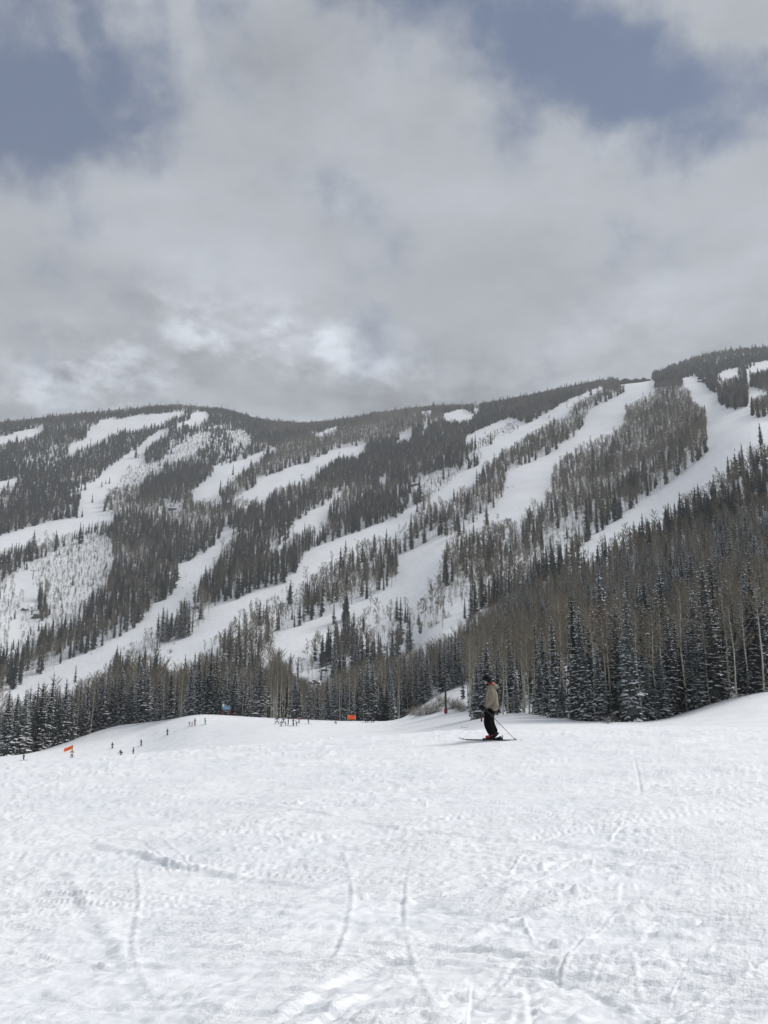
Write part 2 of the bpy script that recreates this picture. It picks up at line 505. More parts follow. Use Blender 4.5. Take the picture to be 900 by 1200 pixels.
def build_slope():
    na, nr = 980, 520
    A = np.concatenate([np.linspace(-1.05, -0.56, 30, endpoint=False), np.linspace(-0.56, 0.56, na), np.linspace(0.56, 1.05, 31)[1:]])
    inv = np.linspace(1 / 2.3, 1 / 52.0, nr)
    R = 1 / inv
    AA, RR = np.meshgrid(A, R)
    X, Y = RR * np.sin(AA), RR * np.cos(AA)
    Z = ground(X, Y)
    rs = np.random.RandomState(11)
    D = np.zeros_like(Z)
    near = 1 - smooth(9, 22, RR); mid = 1 - smooth(22, 45, RR)
    # soft undulation and packed ripples
    D += 0.020 * fbm(X / 2.6, Y / 2.0, 3) + 0.03 * fbm(X / 6.0 + 4, Y / 7.0, 3)
    # scraped, chopped patches
    rough = smooth(0.02, 0.35, fbm(X / 1.8 + 31, Y / 2.6 + 7, 3) + 0.12)
    D += (0.006 + 0.018 * rough) * fbm((X + 0.5 * Y) / 0.42, (Y - 0.35 * X) / 0.20, 4, 0.62) * (0.35 + 0.65 * near)
    D += 0.012 * rough * mid * fbm(X / 1.1 + 3, Y / 0.8, 3)
    # fine scrape lines left by skidding skis, in several directions; the finest only where the grid can carry them
    for (aa, wl, wd, am, sh, ra, rb) in ((0.22, 1.0, 0.085, 0.011, 3, 0, 7), (-0.28, 0.9, 0.070, 0.010, 17, 0, 6), (0.95, 0.8, 0.08, 0.008, 41, 0, 7),
                                         (0.08, 1.7, 0.20, 0.020, 63, 4, 13), (-0.20, 1.4, 0.17, 0.018, 29, 4, 12), (0.45, 1.5, 0.22, 0.018, 87, 4, 13),
                                         (0.03, 3.0, 0.45, 0.038, 91, 9, 30), (-0.25, 2.6, 0.55, 0.040, 111, 9, 34), (0.3, 3.4, 0.9, 0.06, 131, 16, 45)):
        cx_, sx_ = math.cos(aa), math.sin(aa)
        U_, V_ = (X * cx_ + Y * sx_), (-X * sx_ + Y * cx_)
        wgt = (smooth(ra * 0.6, ra * 1.3 + 0.01, RR) if ra else 1.0) * (1 - smooth(rb, rb * 1.5, RR))
        pm = 0.25 + smooth(-0.12, 0.25, fbm(X / (2.2 * wl) + sh, Y / (2.0 * wl) - sh, 2))
        nn = fbm(U_ / wl + sh, V_ / wd, 3, 0.55)
        rg_ = np.maximum(0, 0.09 - np.abs(fbm(U_ / (1.5 * wl) - sh, V_ / (1.8 * wd) + sh, 2))) * 7.0
        D += am * pm * wgt * (nn + 0.8 * rg_)
    # clods
    cl = vnoise(X / 0.11, Y / 0.13) + 0.5 * vnoise(X / 0.055, Y / 0.06)
    clm = smooth(0.12, 0.4, fbm(X / 1.3 - 11, Y / 1.5 + 3, 3))
    D += 0.016 * clm * np.maximum(cl - 0.12, 0) * (1 - smooth(7, 16, RR))

    def track(pts, width, depth, berm, fade=0.0, broken=0.5, ns=22):
        """a groove with a spill of snow along one side, following a polyline on the slope"""
        nonlocal D
        P = np.array(pts)
        t = np.linspace(0, len(P) - 1, ns)
        P = np.stack([pchip(np.arange(len(P)), P[:, 0], t), pchip(np.arange(len(P)), P[:, 1], t)], -1)
        mg = 0.8 if ns > 10 else 0.35
        lo, hi = P.min(0) - mg, P.max(0) + mg
        cr_ = np.array([[lo[0], lo[1]], [lo[0], hi[1]], [hi[0], lo[1]], [hi[0], hi[1]], [np.clip(0, lo[0], hi[0]), lo[1]]])
        rr_ = np.hypot(cr_[:, 0], cr_[:, 1]); aa_ = np.arctan2(cr_[:, 0], cr_[:, 1])
        i0, i1 = np.searchsorted(R, [rr_.min(), rr_.max()]); j0, j1 = np.searchsorted(A, [aa_.min(), aa_.max()])
        sel = (slice(max(i0 - 1, 0), i1 + 1), slice(max(j0 - 1, 0), j1 + 1))
        x, y = X[sel], Y[sel]
        if x.size == 0: return
        best = np.full(x.shape, 9.0); side = np.zeros_like(x); al = np.zeros_like(x)
        for k in range(len(P) - 1):
            a, b = P[k], P[k + 1]; ab = b - a; l2 = ab @ ab + 1e-9
            s = np.clip(((x - a[0]) * ab[0] + (y - a[1]) * ab[1]) / l2, 0, 1)
            dx, dy = x - a[0] - s * ab[0], y - a[1] - s * ab[1]
            d = np.hypot(dx, dy); c = d < best
            best = np.where(c, d, best); side = np.where(c, np.sign(ab[0] * dy - ab[1] * dx), side); al = np.where(c, (k + s) / (len(P) - 1), al)
        env = smooth(0, 0.25, al) * smooth(0, 0.25, 1 - al)
        brk = 1 - broken * (0.5 + 1.0 * np.clip(vnoise(x / 0.35 + 5, y / 0.35), -0.5, 0.5))
        wq = np.maximum(width * 0.45, 0.0016 * np.hypot(x, y))
        g = -0.50 * depth * np.exp(-(best / wq) ** 2)
        sd = best * side
        bm = 0.62 * berm * np.exp(-((sd - 1.7 * wq) / (1.1 * wq)) ** 2) * (1 + 0.9 * vnoise(x / 0.09, y / 0.11) * (np.hypot(x, y) < 7))
        D[sel] += env * brk * (g + bm)

    px = lambda *q: [near_px(*p) for p in q]
    # the marks one can name in the photograph
    track(px((486, 985), (474, 1030), (470, 1080), (478, 1125), (492, 1160), (515, 1210)), 0.040, 0.012, 0.012, broken=0.9)
    track(px((392, 985), (405, 1020), (408, 1060), (395, 1110), (368, 1152)), 0.045, 0.010, 0.014, broken=0.9)
    track(px((300, 1212), (380, 1165), (450, 1130), (520, 1110)), 0.085, 0.030, 0.030, broken=0.2)
    track(px((350, 1215), (430, 1170), (490, 1145)), 0.06, 0.024, 0.026, broken=0.2)
    track(px((420, 968), (560, 984), (720, 1000), (900, 1012)), 0.09, 0.010, 0.075, broken=0.6)
    track(px((60, 985), (160, 1005), (260, 1030), (420, 1048)), 0.10, 0.010, 0.065, broken=0.6)
    track(px((140, 975), (110, 985), (150, 1000), (240, 1028)), 0.07, 0.008, 0.034)
    track(px((570, 1060), (640, 1040), (720, 1020), (770, 1008)), 0.08, 0.010, 0.060)
    track(px((590, 1052), (640, 1030), (680, 1005)), 0.04, 0.014, 0.020)
    track(px((520, 1120), (600, 1090), (690, 1060), (760, 1040)), 0.07, 0.012, 0.045)
    track(px((660, 1000), (760, 1032), (860, 1052)), 0.03, 0.020, 0.012)
    track(px((742, 885), (748, 910), (752, 935)), 0.05, 0.03, 0.012)
    track(px((540, 930), (620, 950), (720, 975)), 0.04, 0.026, 0.012)
    track(px((300, 940), (420, 946), (560, 940), (700, 948)), 0.10, 0.010, 0.07, broken=0.6)
    track(px((640, 1105), (760, 1120), (900, 1150)), 0.03, 0.014, 0.012)
    track(px((730, 1060), (700, 1090), (660, 1130), (650, 1165)), 0.03, 0.018, 0.014)
    track(px((600, 1130), (680, 1160), (760, 1200)), 0.05, 0.020, 0.016)
    track(px((780, 1078), (900, 1082)), 0.045, 0.012, 0.03)
    track(px((780, 965), (860, 960)), 0.12, 0.008, 0.09)
    track(px((155, 1000), (158, 1060), (150, 1120), (190, 1200)), 0.05, 0.009, 0.012)
    track(px((60, 1010), (110, 1100), (180, 1200)), 0.12, 0.012, 0.02)
    track(px((0, 925), (150, 932), (330, 948), (520, 985)), 0.09, 0.010, 0.060, broken=0.6)
    track(px((250, 1110), (420, 1075), (600, 1030), (760, 985)), 0.06, 0.012, 0.035, broken=0.5)
    track(px((0, 1080), (140, 1050), (300, 1010), (460, 960)), 0.06, 0.010, 0.035, broken=0.6)
    track(px((560, 1085), (700, 1075), (900, 1040)), 0.06, 0.010, 0.035, broken=0.6)
    track(px((30, 1140), (200, 1110), (360, 1095)), 0.05, 0.010, 0.028, broken=0.6)
    track(px((520, 905), (680, 915), (900, 935)), 0.10, 0.010, 0.07, broken=0.6)
    # many older ones
    for k in range(520):
        r0 = 1 / rs.uniform(1 / 30.0, 1 / 3.0) if k % 2 else rs.uniform(4, 28)
        a0 = rs.uniform(-0.5, 0.5)
        c = np.array([r0 * math.sin(a0), r0 * math.cos(a0)])
        ang = rs.choice([rs.normal(0.22, 0.24), rs.normal(-0.22, 0.26), rs.normal(1.2, 0.35)], p=[0.56, 0.42, 0.02])
        ln = rs.uniform(0.8, 5.5) * (0.5 + r0 / 12)
        cu = rs.normal(0, 0.09)
        pts = []
        for s in np.linspace(-0.5, 0.5, 5):
            th = ang + cu * s * 2
            pts.append(c + ln * s * np.array([math.cos(th), math.sin(th)]))
        w = rs.uniform(0.02, 0.06)
        dp, bb, br_ = rs.uniform(0.006, 0.020), rs.uniform(0.006, 0.030) * min(1.0, 0.4 + r0 / 14), rs.uniform(0.2, 0.8)
        track(pts, w, dp, bb, broken=br_)
        if rs.rand() < 0.45:
            off = np.array([-math.sin(ang), math.cos(ang)]) * rs.uniform(0.14, 0.32)
            track([q_ + off for q_ in pts], w, dp * 0.8, bb, broken=br_)
    # short scrapes and flakes thrown up by edges
    for k in range(9000):
        r0 = 1 / rs.uniform(1 / 30.0, 1 / 3.0) if k % 3 else rs.uniform(4, 30)
        a0 = rs.uniform(-0.52, 0.52)
        c = np.array([r0 * math.sin(a0), r0 * math.cos(a0)])
        if float(fbm(c[:1] / (0.9 + r0 / 12), c[1:] / (0.8 + r0 / 9) + 40, 2)[0]) < 0.06: continue
        ang = rs.choice([rs.normal(0.18, 0.22), rs.normal(-0.22, 0.22), rs.normal(0.7, 0.4)], p=[0.5, 0.35, 0.15])
        ln = rs.uniform(0.12, 0.9) * (0.6 + r0 / 8)
        w = rs.uniform(0.014, 0.04) * (0.7 + r0 / 16)
        dv = np.array([math.cos(ang), math.sin(ang)]) * ln / 2
        track([c - dv, c + dv * 0.1 + rs.normal(0, 0.01, 2), c + dv], w, rs.uniform(0.002, 0.010) * (0.6 + r0 / 12), rs.uniform(0.004, 0.017) * (0.25 + r0 / 7), broken=rs.uniform(0.2, 0.9), ns=4)
    D *= 1 - smooth(36, 50, RR)
    # the snow under the large skier is pressed flat by the skis
    D *= 1 - 0.9 * np.exp(-(((X - 3.0) / 1.5) ** 2 + ((Y - 22.8) / 0.8) ** 2) ** 2)
    o = link("snow_slope", grid_mesh("snow_slope", X, Y, Z + D, M['snow_near']))
    tag(o, kind='structure')


def build_mountain():
    A = np.concatenate([np.linspace(-math.pi, -0.75, 60, endpoint=False), np.linspace(-0.75, 0.75, 620), np.linspace(0.75, math.pi, 61)[1:]])
    R = np.concatenate([np.exp(np.linspace(math.log(44), math.log(420), 150, endpoint=False)), np.exp(np.linspace(math.log(420), math.log(2700), 330)), [3000, 3500, 4200]])
    AA, RR = np.meshgrid(A, R)
    X, Y = RR * np.sin(AA), RR * np.cos(AA)
    Z = ground(X, Y)
    Z[0] -= 0.25
    o = link("mountain_terrain", grid_mesh("mountain_terrain", X, Y, Z, M['snow_far']))
    tag(o, kind='structure')
    # the ground behind and beside the viewpoint
    A2 = np.linspace(1.04, 2 * math.pi - 1.04, 90)
    R2 = np.array([2.2, 4, 7, 12, 20, 30, 40, 46])
    AA, RR = np.meshgrid(A2, R2)
    X, Y = RR * np.sin(AA), RR * np.cos(AA)
    o = link("snow_ground", grid_mesh("snow_ground", X, Y, ground(X, Y) - 0.03, M['snow_near']))
    tag(o, kind='structure')
    A3 = np.linspace(0, 2 * math.pi, 41)
    R3 = np.array([0.02, 0.8, 1.6, 2.4])
    AA, RR = np.meshgrid(A3, R3)
    X, Y = RR * np.sin(AA), RR * np.cos(AA)
    o = link("snow_ground", grid_mesh("snow_ground_inner", X, Y, ground(X, Y) - 0.02, M['snow_near']))
    tag(o, kind='structure')


build_slope()
build_mountain()

# ------------------------------------------------------------------ trees
def rnd_unit(rg):
    a = rg.uniform(0, 2 * math.pi)
    return math.cos(a), math.sin(a)


class Geo:
    def __init__(s):
        s.v, s.f, s.m = [], [], []

    def tri(s, a, b, c, m=0):
        k = len(s.v); s.v += [a, b, c]; s.f.append((k, k + 1, k + 2)); s.m.append(m)

    def tube(s, pts, rad, n=6, m=0, cap=True):
        rings = []
        for i, (p, r) in enumerate(zip(pts, rad)):
            p = Vector(p)
            q = Vector(pts[min(i + 1, len(pts) - 1)]) - Vector(pts[max(i - 1, 0)])
            q = q.normalized() if q.length > 1e-6 else Vector((0, 0, 1))
            a = q.cross(Vector((0.31, 0.95, 0.05))).normalized(); b = q.cross(a)
            k = len(s.v)
            for j in range(n):
                t = 2 * math.pi * j / n
                s.v.append(tuple(p + r * (math.cos(t) * a + math.sin(t) * b)))
            rings.append(k)
        for k0, k1 in zip(rings, rings[1:]):
            for j in range(n):
                s.f.append((k0 + j, k0 + (j + 1) % n, k1 + (j + 1) % n, k1 + j)); s.m.append(m)
        if cap:
            s.f.append(tuple(rings[-1] + j for j in range(n))); s.m.append(m)

    def mesh(s, name, mats, sm=False):
        return mesh_from(name, s.v, s.f, mats, s.m, sm)


def spruce_crown(g, rg, H, R, whorls, nbr, lod, snow, z0f=0.05):
    """drooping branch sprays in whorls; material 0 needles, 1 snow"""
    z0 = H * z0f
    lopsided = [rg.uniform(0.78, 1.15) for _ in range(8)]
    for w in range(whorls):
        t = (w + rg.uniform(-0.3, 0.3)) / whorls
        t = min(max(t, 0), 0.985)
        z = z0 + (H - z0) * t
        prof = (1 - t) ** 0.78 * (0.72 + 0.28 * math.sin(min(t * 6, 1.57)))
        Lw = R * prof * rg.uniform(0.82, 1.12) + 0.12
        a0 = rg.uniform(0, 6.28)
        nb = max(4, int(nbr * (1 - 0.35 * t)))
        for b in range(nb):
            a = a0 + 6.283 * b / nb + rg.uniform(-0.3, 0.3)
            L = Lw * rg.uniform(0.62, 1.12) * lopsided[int((a % 6.283) / 6.283 * 8) % 8]
            if rg.random() < 0.06: continue
            ca, sa = math.cos(a), math.sin(a)
            droop = (0.50 - 0.45 * t) * rg.uniform(0.7, 1.3)
            zz = z + rg.uniform(-0.15, 0.15)
            def P(s, side=0.0, up=0.0):
                x = L * s; dz = -droop * L * s + 0.16 * L * s * s
                return (x * ca - side * sa, x * sa + side * ca, zz + dz + up)
            W = 0.30 * L + 0.10
            if lod == 0:
                nodes = (0.12, 0.42, 0.72, 1.0)
                for i in range(3):
                    s0, s1 = nodes[i], nodes[i + 1]
                    ww = W * (1.0, 0.85, 0.5)[i] * rg.uniform(0.75, 1.25)
                    for sd in (-1, 1):
                        g.tri(P(s0), P(s1), P(s1 + rg.uniform(-0.02, 0.10), sd * ww, -0.18 * ww - rg.uniform(0, 0.08)), 1 if rg.random() < 0.32 * snow else 0)
                    g.tri(P(s0), P(s1), P((s0 + s1) / 2, rg.uniform(-0.1, 0.1), -(0.16 + 0.14 * L) * rg.uniform(0.6, 1.2)), 0)
            else:
                for sd in (-1, 1):
                    g.tri(P(0.05), P(1.0), P(0.75, sd * W * 1.15, -0.22 * W), 0)
                g.tri(P(0.1), P(1.0), P(0.55, 0, -(0.25 + 0.22 * L)), 0)
            if rg.random() < snow:
                c = rg.uniform(0.35, 0.9); ln = rg.uniform(0.10, 0.34); wd = W * rg.uniform(0.30, 0.95); hh = rg.uniform(0.05, 0.10)
                if lod == 0:
                    q = [P(c - ln, 0, 0.02), P(c, -wd, -0.10 * wd), P(min(c + ln, 1.02), 0, 0.0), P(c, wd, -0.10 * wd)]
                    top = P(c, 0, hh)
                    for i in range(4):
                        g.tri(q[i], q[(i + 1) % 4], top, 1)
                else:
                    g.tri(P(c - ln, 0, 0.06), P(c + 0.1, -wd * 1.1, 0.03), P(c + 0.1, wd * 1.1, 0.03), 1)
    # dense dark inner core
    n = 7
    for ring in range(5):
        ta, tb = ring / 5, (ring + 1.4) / 5
        za, zb = z0 + (H - z0) * ta, z0 + (H - z0) * min(tb, 0.97)
        ra = R * 0.42 * (1 - ta)
        for j in range(n):
            a = 6.283 * j / n + ring
            g.tri((ra * math.cos(a), ra * math.sin(a), za), (ra * math.cos(a + 1.1), ra * math.sin(a + 1.1), za + 0.3), (0, 0, zb), 0)
    g.tri((-0.05, 0, H * 0.95), (0.05, 0.03, H * 0.95), (0, 0, H * 1.02), 0)


def spruce_trunk(g, rg, H, m=0):
    g.tube([(0, 0, -0.6), (0, 0, H * 0.3), (0.02, 0, H * 0.65), (0, 0, H * 0.97)], [H * 0.0125, H * 0.0105, H * 0.006, 0.012], 6, m)


def aspen_wood(g, rg, H, lod, bm=0, lm=1):
    bend = (rg.uniform(-0.3, 0.3), rg.uniform(-0.3, 0.3))
    def C(t):
        return (bend[0] * math.sin(t * 3.0) + 0.1 * math.sin(9 * t), bend[1] * math.sin(t * 2.6 + 0.4) + 0.08 * math.cos(8 * t), H * t)
    ts = (-0.03, 0.12, 0.3, 0.5, 0.7, 0.85, 0.98) if lod == 0 else (-0.03, 0.4, 0.75, 0.97)
    r0 = H * 0.0085
    g.tube([C(t) for t in ts], [r0 * (1.15 - 0.95 * max(t, 0)) for t in ts], 7 if lod == 0 else 4, bm)
    return C


def aspen_crown(g, rg, H, C, lod, m_l=0, m_t=1, start=0.48):
    nb = 46 if lod == 0 else 24
    for i in range(nb):
        t = start + (0.985 - start) * (i + rg.random()) / nb
        k = (t - start) / (1 - start)
        L = H * (0.105 + 0.07 * math.sin(min(k * 2.6 + 0.35, 3.0))) * rg.uniform(0.6, 1.15) * (1.3 if lod else 1.0)
        a = rg.uniform(0, 6.283); up = rg.uniform(0.55, 1.1) + 0.5 * k
        p0 = Vector(C(t)); d = Vector((math.cos(a), math.sin(a), up)).normalized()
        p1 = p0 + d * L * 0.55 + Vector((0, 0, -0.02)); p2 = p0 + d * L + Vector((0, 0, L * 0.12))
        r = H * 0.0022 * (1.2 - k * 0.6)
        if lod == 0:
            g.tube([p0, p1, p2], [r, r * 0.6, r * 0.2], 3, m_l, False)
        else:
            s = Vector((-d.y, d.x, 0)) * r * 2
            g.tri(tuple(p0 - s), tuple(p0 + s), tuple(p2), m_l)
        nt = 15 if lod == 0 else 10
        w = 0.022 if lod == 0 else 0.17
        for j in range(nt):
            s = rg.uniform(0.25, 1.0)
            q0 = p0.lerp(p2, s)
            dd = (d + Vector((rg.uniform(-1, 1), rg.uniform(-1, 1), rg.uniform(-0.2, 1.1)))).normalized()
            ln = rg.uniform(0.35, 0.9) * H / 16
            q1 = q0 + dd * ln
            sv = dd.cross(Vector((rg.uniform(-1, 1), rg.uniform(-1, 1), rg.uniform(-1, 1)))).normalized() * w
            g.tri(tuple(q0 - sv), tuple(q0 + sv), tuple(q1), m_t)
            if lod == 0 and j % 2 == 0:
                d2 = (dd + Vector((rg.uniform(-1, 1), rg.uniform(-1, 1), rg.uniform(-0.3, 0.8)))).normalized()
                q2 = q0.lerp(q1, 0.4)
                g.tri(tuple(q2 - sv * 0.8), tuple(q2 + sv * 0.8), tuple(q2 + d2 * ln * 0.7), m_t)


SPRUCE_MATS = [M['needles'], M['tree_snow'], M['spruce_bark']]
SPRUCE_MATS_B = [M['needles_b'], M['tree_snow'], M['spruce_bark']]
SP0, SP1, AS0, AS1, BR = [], [], [], [], []     # (trunk mesh, crown mesh, whole mesh)
HS, HA = 16.0, 16.0
rg = random.Random(3)
for i in range(6):
    R = (2.5, 2.0, 2.9, 2.2, 2.6, 1.7)[i]; sn = (0.95, 0.70, 1.0, 0.5, 0.8, 0.6)[i]
    gc = Geo(); spruce_crown(gc, rg, HS, R, 34, 9, 0, sn)
    gt = Geo(); spruce_trunk(gt, rg, HS)
    gw = Geo(); gw.v = list(gc.v); gw.f = list(gc.f); gw.m = list(gc.m); spruce_trunk(gw, rg, HS, 2)
    mts = SPRUCE_MATS if i % 2 else SPRUCE_MATS_B
    SP0.append((gt.mesh("spruce_trunk", [M['spruce_bark']]), gc.mesh("spruce_crown", mts[:2]), gw.mesh("spruce_tree", mts)))
for i in range(8):
    R = (2.6, 2.0, 3.1, 1.8, 2.4, 2.8, 1.9, 2.5)[i]; sn = (0.40, 0.25, 0.35, 0.2, 0.5, 0.25, 0.4, 0.3)[i]
    gw = Geo(); spruce_crown(gw, rg, HS, R, 17, 7, 1, sn, 0.06); spruce_trunk(gw, rg, HS, 2)
    SP1.append(gw.mesh("spruce_tree", SPRUCE_MATS if i % 2 else SPRUCE_MATS_B))
for i in range(6):
    gt = Geo(); C = aspen_wood(gt, rg, HA, 0)
    gc = Geo(); aspen_crown(gc, rg, HA, C, 0, 0, 1, (0.5, 0.42, 0.58, 0.46, 0.62, 0.52)[i])
    gw = Geo(); gw.v = list(gc.v); gw.f = list(gc.f); gw.m = list(gc.m)
    k = len(gw.v); gw.v += gt.v; gw.f += [tuple(q + k for q in f) for f in gt.f]; gw.m += [2] * len(gt.f)
    AS0.append((gt.mesh("aspen_trunk", [M['aspen_bark']], True), gc.mesh("aspen_crown", [M['limb'], M['twigs']]),
                gw.mesh("aspen_tree", [M['limb'], M['twigs'], M['aspen_bark']])))
for i in range(6):
    gw = Geo(); C = aspen_wood(gw, rg, HA, 1, 2); aspen_crown(gw, rg, HA, C, 1, 0, 1, (0.4, 0.5, 0.45, 0.35, 0.55, 0.42)[i])
    AS1.append(gw.mesh("aspen_tree", [M['limb'], M['twigs'], M['aspen_bark']]))


def bush_mesh(rg, n, w, snow):
    g = Geo()
    for k in range(n):
        a = rg.uniform(0, 6.283); el = rg.uniform(0.25, 1.45); L = rg.uniform(0.8, 1.5)
        d = Vector((math.cos(a) * math.cos(el), math.sin(a) * math.cos(el), math.sin(el)))
        p = Vector((rg.gauss(0, 0.25), rg.gauss(0, 0.25), -0.1))
        s = Vector((-d.y, d.x, 0)).normalized() * w
        q = p + d * L
        g.tri(tuple(p - s), tuple(p + s), tuple(q), 0)
        for j in range(3):
            d2 = (d + Vector((rg.uniform(-.7, .7), rg.uniform(-.7, .7), rg.uniform(-.3, .7)))).normalized()
            b = p.lerp(q, rg.uniform(0.3, 0.9)); s2 = d2.cross(Vector((0.3, 0.2, 1))).normalized() * w * 0.7
            g.tri(tuple(b - s2), tuple(b + s2), tuple(b + d2 * L * 0.4), 0)
        if rg.random() < snow:
            b = p.lerp(q, rg.uniform(0.5, 0.95)); e = rg.uniform(0.04, 0.10)
            g.tri(tuple(b + Vector((-e, 0, 0))), tuple(b + Vector((e, e, 0.02))), tuple(b + Vector((0, -e, 0.03))), 1)
    return g


for i in range(4):
    BR.append(bush_mesh(rg, 30, 0.028, 0.5).mesh("bush", [M['twigs'], M['tree_snow']]))
BUSH_NEAR = [bush_mesh(rg, 90, 0.014, 0.8).mesh("snowy_bush", [M['twigs'], M['tree_snow']]) for _ in range(3)]

# ------------------------------------------------------------------ what grows where on the mountain
# zones drawn once on the survey picture (columns, rows); every tree then stands at a fixed place on the land
GW, GH = 900, 960
ZONE = np.zeros((GH, GW), np.int8)      # 0 conifer forest, 1 open snow, 2 aspen wood, 3 thin brush on snow, 4 open mixed wood, 5 scattered conifers
_vv, _uu = np.mgrid[0:GH, 0:GW]


def zone(code, *poly):
    P = np.array(poly, float)
    u0, v0 = np.maximum(np.floor(P.min(0)).astype(int), 0); u1, v1 = np.ceil(P.max(0)).astype(int) + 1
    u1, v1 = min(u1, GW), min(v1, GH)
    if u1 <= u0 or v1 <= v0: return
    uu, vv = _uu[v0:v1, u0:u1] + 0.5, _vv[v0:v1, u0:u1] + 0.5
    ins = np.zeros(uu.shape, bool)
    for (x1, y1), (x2, y2) in zip(P, np.roll(P, -1, 0)):
        c = (y1 > vv) != (y2 > vv)
        with np.errstate(divide='ignore', invalid='ignore'):
            ins ^= c & (uu < (x2 - x1) * (vv - y1) / (y2 - y1) + x1)
    ZONE[v0:v1, u0:u1][ins] = code


# woods and brush
zone(2, (322, 530), (330, 520), (350, 515), (375, 512), (400, 505), (430, 496), (450, 487), (492, 482), (517, 486), (522, 493), (508, 498), (493, 502), (483, 507),
     (467, 512), (450, 518), (433, 521), (400, 525), (372, 537), (342, 543), (317, 555), (300, 568), (298, 552), (318, 540))
zone(4, (317, 555), (300, 568), (298, 552), (318, 545), (345, 538), (375, 530), (400, 521), (433, 512), (450, 512), (450, 519), (433, 522), (400, 526), (372, 538), (342, 545))
zone(5, (200, 505), (225, 500), (262, 498), (292, 505), (298, 522), (290, 532), (280, 545), (265, 555), (250, 553), (235, 545), (215, 540), (195, 545), (190, 535), (200, 520))
zone(3, (260, 505), (285, 505), (296, 515), (290, 525), (275, 520))
zone(3, (143, 560), (150, 545), (165, 545), (190, 540), (205, 530), (215, 522), (222, 512), (245, 505), (248, 512), (235, 525), (225, 540), (210, 545), (195, 547), (188, 560), (175, 557), (165, 572),
     (152, 590), (148, 605), (135, 600), (125, 595), (121, 585))
zone(4, (121, 588), (150, 575), (165, 575), (160, 590), (150, 605), (135, 604), (123, 600))
zone(0, (170, 530), (176, 520), (186, 513), (194, 520), (196, 532), (180, 540), (171, 538))
zone(4, (155, 592), (230, 588), (260, 587), (290, 590), (275, 605), (262, 612), (240, 620), (215, 620), (190, 612), (165, 605))
zone(3, (190, 590), (213, 591), (216, 602), (208, 612), (193, 606))
zone(4, (240, 600), (300, 585), (296, 600), (275, 612), (250, 610))
zone(3, (15, 672), (40, 656), (60, 652), (85, 636), (100, 628), (125, 627), (132, 650), (133, 672), (124, 692), (104, 708), (92, 735), (76, 742), (52, 746), (40, 762), (20, 768), (5, 778), (-1, 780), (-1, 682))
zone(4, (40, 700), (55, 695), (60, 720), (52, 738), (42, 720))
zone(1, (18, 674), (38, 668), (44, 676), (38, 690), (46, 708), (30, 714), (25, 700), (15, 690))
zone(1, (12, 730), (25, 725), (22, 750), (8, 765))
# island between the two long runs
zone(4, (617, 510), (650, 492), (667, 487), (667, 478), (678, 470), (703, 459), (712, 452), (733, 450), (731, 458), (717, 468), (702, 473), (690, 485), (685, 497), (678, 507), (672, 515), (657, 523),
     (622, 542), (600, 552), (592, 560), (593, 573), (583, 590), (567, 607), (543, 615), (522, 628), (512, 630), (480, 645), (462, 648), (460, 632), (467, 622), (482, 610), (490, 598), (503, 588),
     (525, 587), (540, 575), (557, 568), (567, 547), (577, 538), (600, 522))
zone(3, (462, 630), (480, 615), (488, 625), (484, 640), (465, 648))
zone(3, (495, 588), (480, 575), (490, 560), (520, 550), (540, 548), (560, 520), (575, 500), (600, 492), (612, 500), (600, 509), (578, 521), (564, 530), (565, 540), (543, 552), (528, 568), (513, 577), (505, 585))
# island above the lower middle
zone(4, (462, 632), (457, 630), (432, 633), (420, 638), (393, 655), (365, 673), (347, 692), (345, 705), (350, 725), (362, 732), (378, 723), (407, 713), (433, 700), (458, 690), (468, 677), (470, 665), (467, 650))
zone(3, (347, 692), (332, 697), (310, 705), (292, 715), (280, 727), (265, 745), (250, 755), (237, 765), (223, 778), (230, 800), (330, 800), (325, 767), (320, 762), (323, 750), (345, 735), (358, 733), (350, 715))
zone(4, (290, 735), (320, 725), (335, 735), (322, 750), (318, 770), (325, 800), (270, 800), (255, 770), (270, 750))
zone(4, (348, 773), (373, 743), (393, 727), (420, 718), (450, 713), (490, 720), (497, 742), (450, 765), (440, 775), (400, 800), (350, 800))
zone(3, (420, 730), (450, 713), (490, 722), (512, 735), (497, 742), (450, 765), (425, 770))
# the great aspen island
zone(2, (769, 455), (790, 452), (800, 453), (809, 457), (811, 470), (827, 478), (830, 507), (825, 537), (813, 548), (783, 567), (755, 587), (745, 597), (717, 612), (700, 622), (680, 625), (650, 640), (620, 660),
     (600, 680), (590, 692), (560, 700), (520, 690), (515, 672), (518, 657), (522, 638), (533, 633), (550, 622), (567, 613), (582, 612), (600, 608), (608, 622), (615, 612), (617, 597), (638, 587), (647, 573), (647, 550), (658, 538), (680, 522),
     (708, 509), (732, 495), (733, 475), (747, 469), (768, 462))
zone(4, (560, 655), (600, 640), (660, 600), (740, 560), (800, 530), (815, 540), (783, 567), (755, 587), (745, 597), (717, 612), (650, 650), (600, 690), (560, 700), (520, 692), (516, 680))
zone(3, (622, 672), (626, 655), (648, 632), (672, 613), (684, 614), (697, 618), (686, 634), (672, 648), (650, 658), (636, 668))
zone(3, (503, 690), (512, 675), (520, 690), (560, 700), (590, 692), (612, 675), (630, 665), (640, 663), (600, 690), (567, 705), (540, 710), (515, 728), (512, 737), (490, 722), (495, 705))
zone(3, (160, 750), (182, 725), (232, 712), (262, 706), (255, 722), (242, 738), (205, 757), (185, 765), (180, 795), (140, 795), (140, 765))
zone(0, (184, 712), (192, 720), (226, 706), (228, 725), (220, 742), (200, 752), (184, 750))
zone(4, (228, 708), (250, 706), (245, 722), (232, 735), (222, 742))
zone(3, (352, 782), (368, 780), (388, 784), (386, 796), (378, 806), (370, 812), (352, 806))
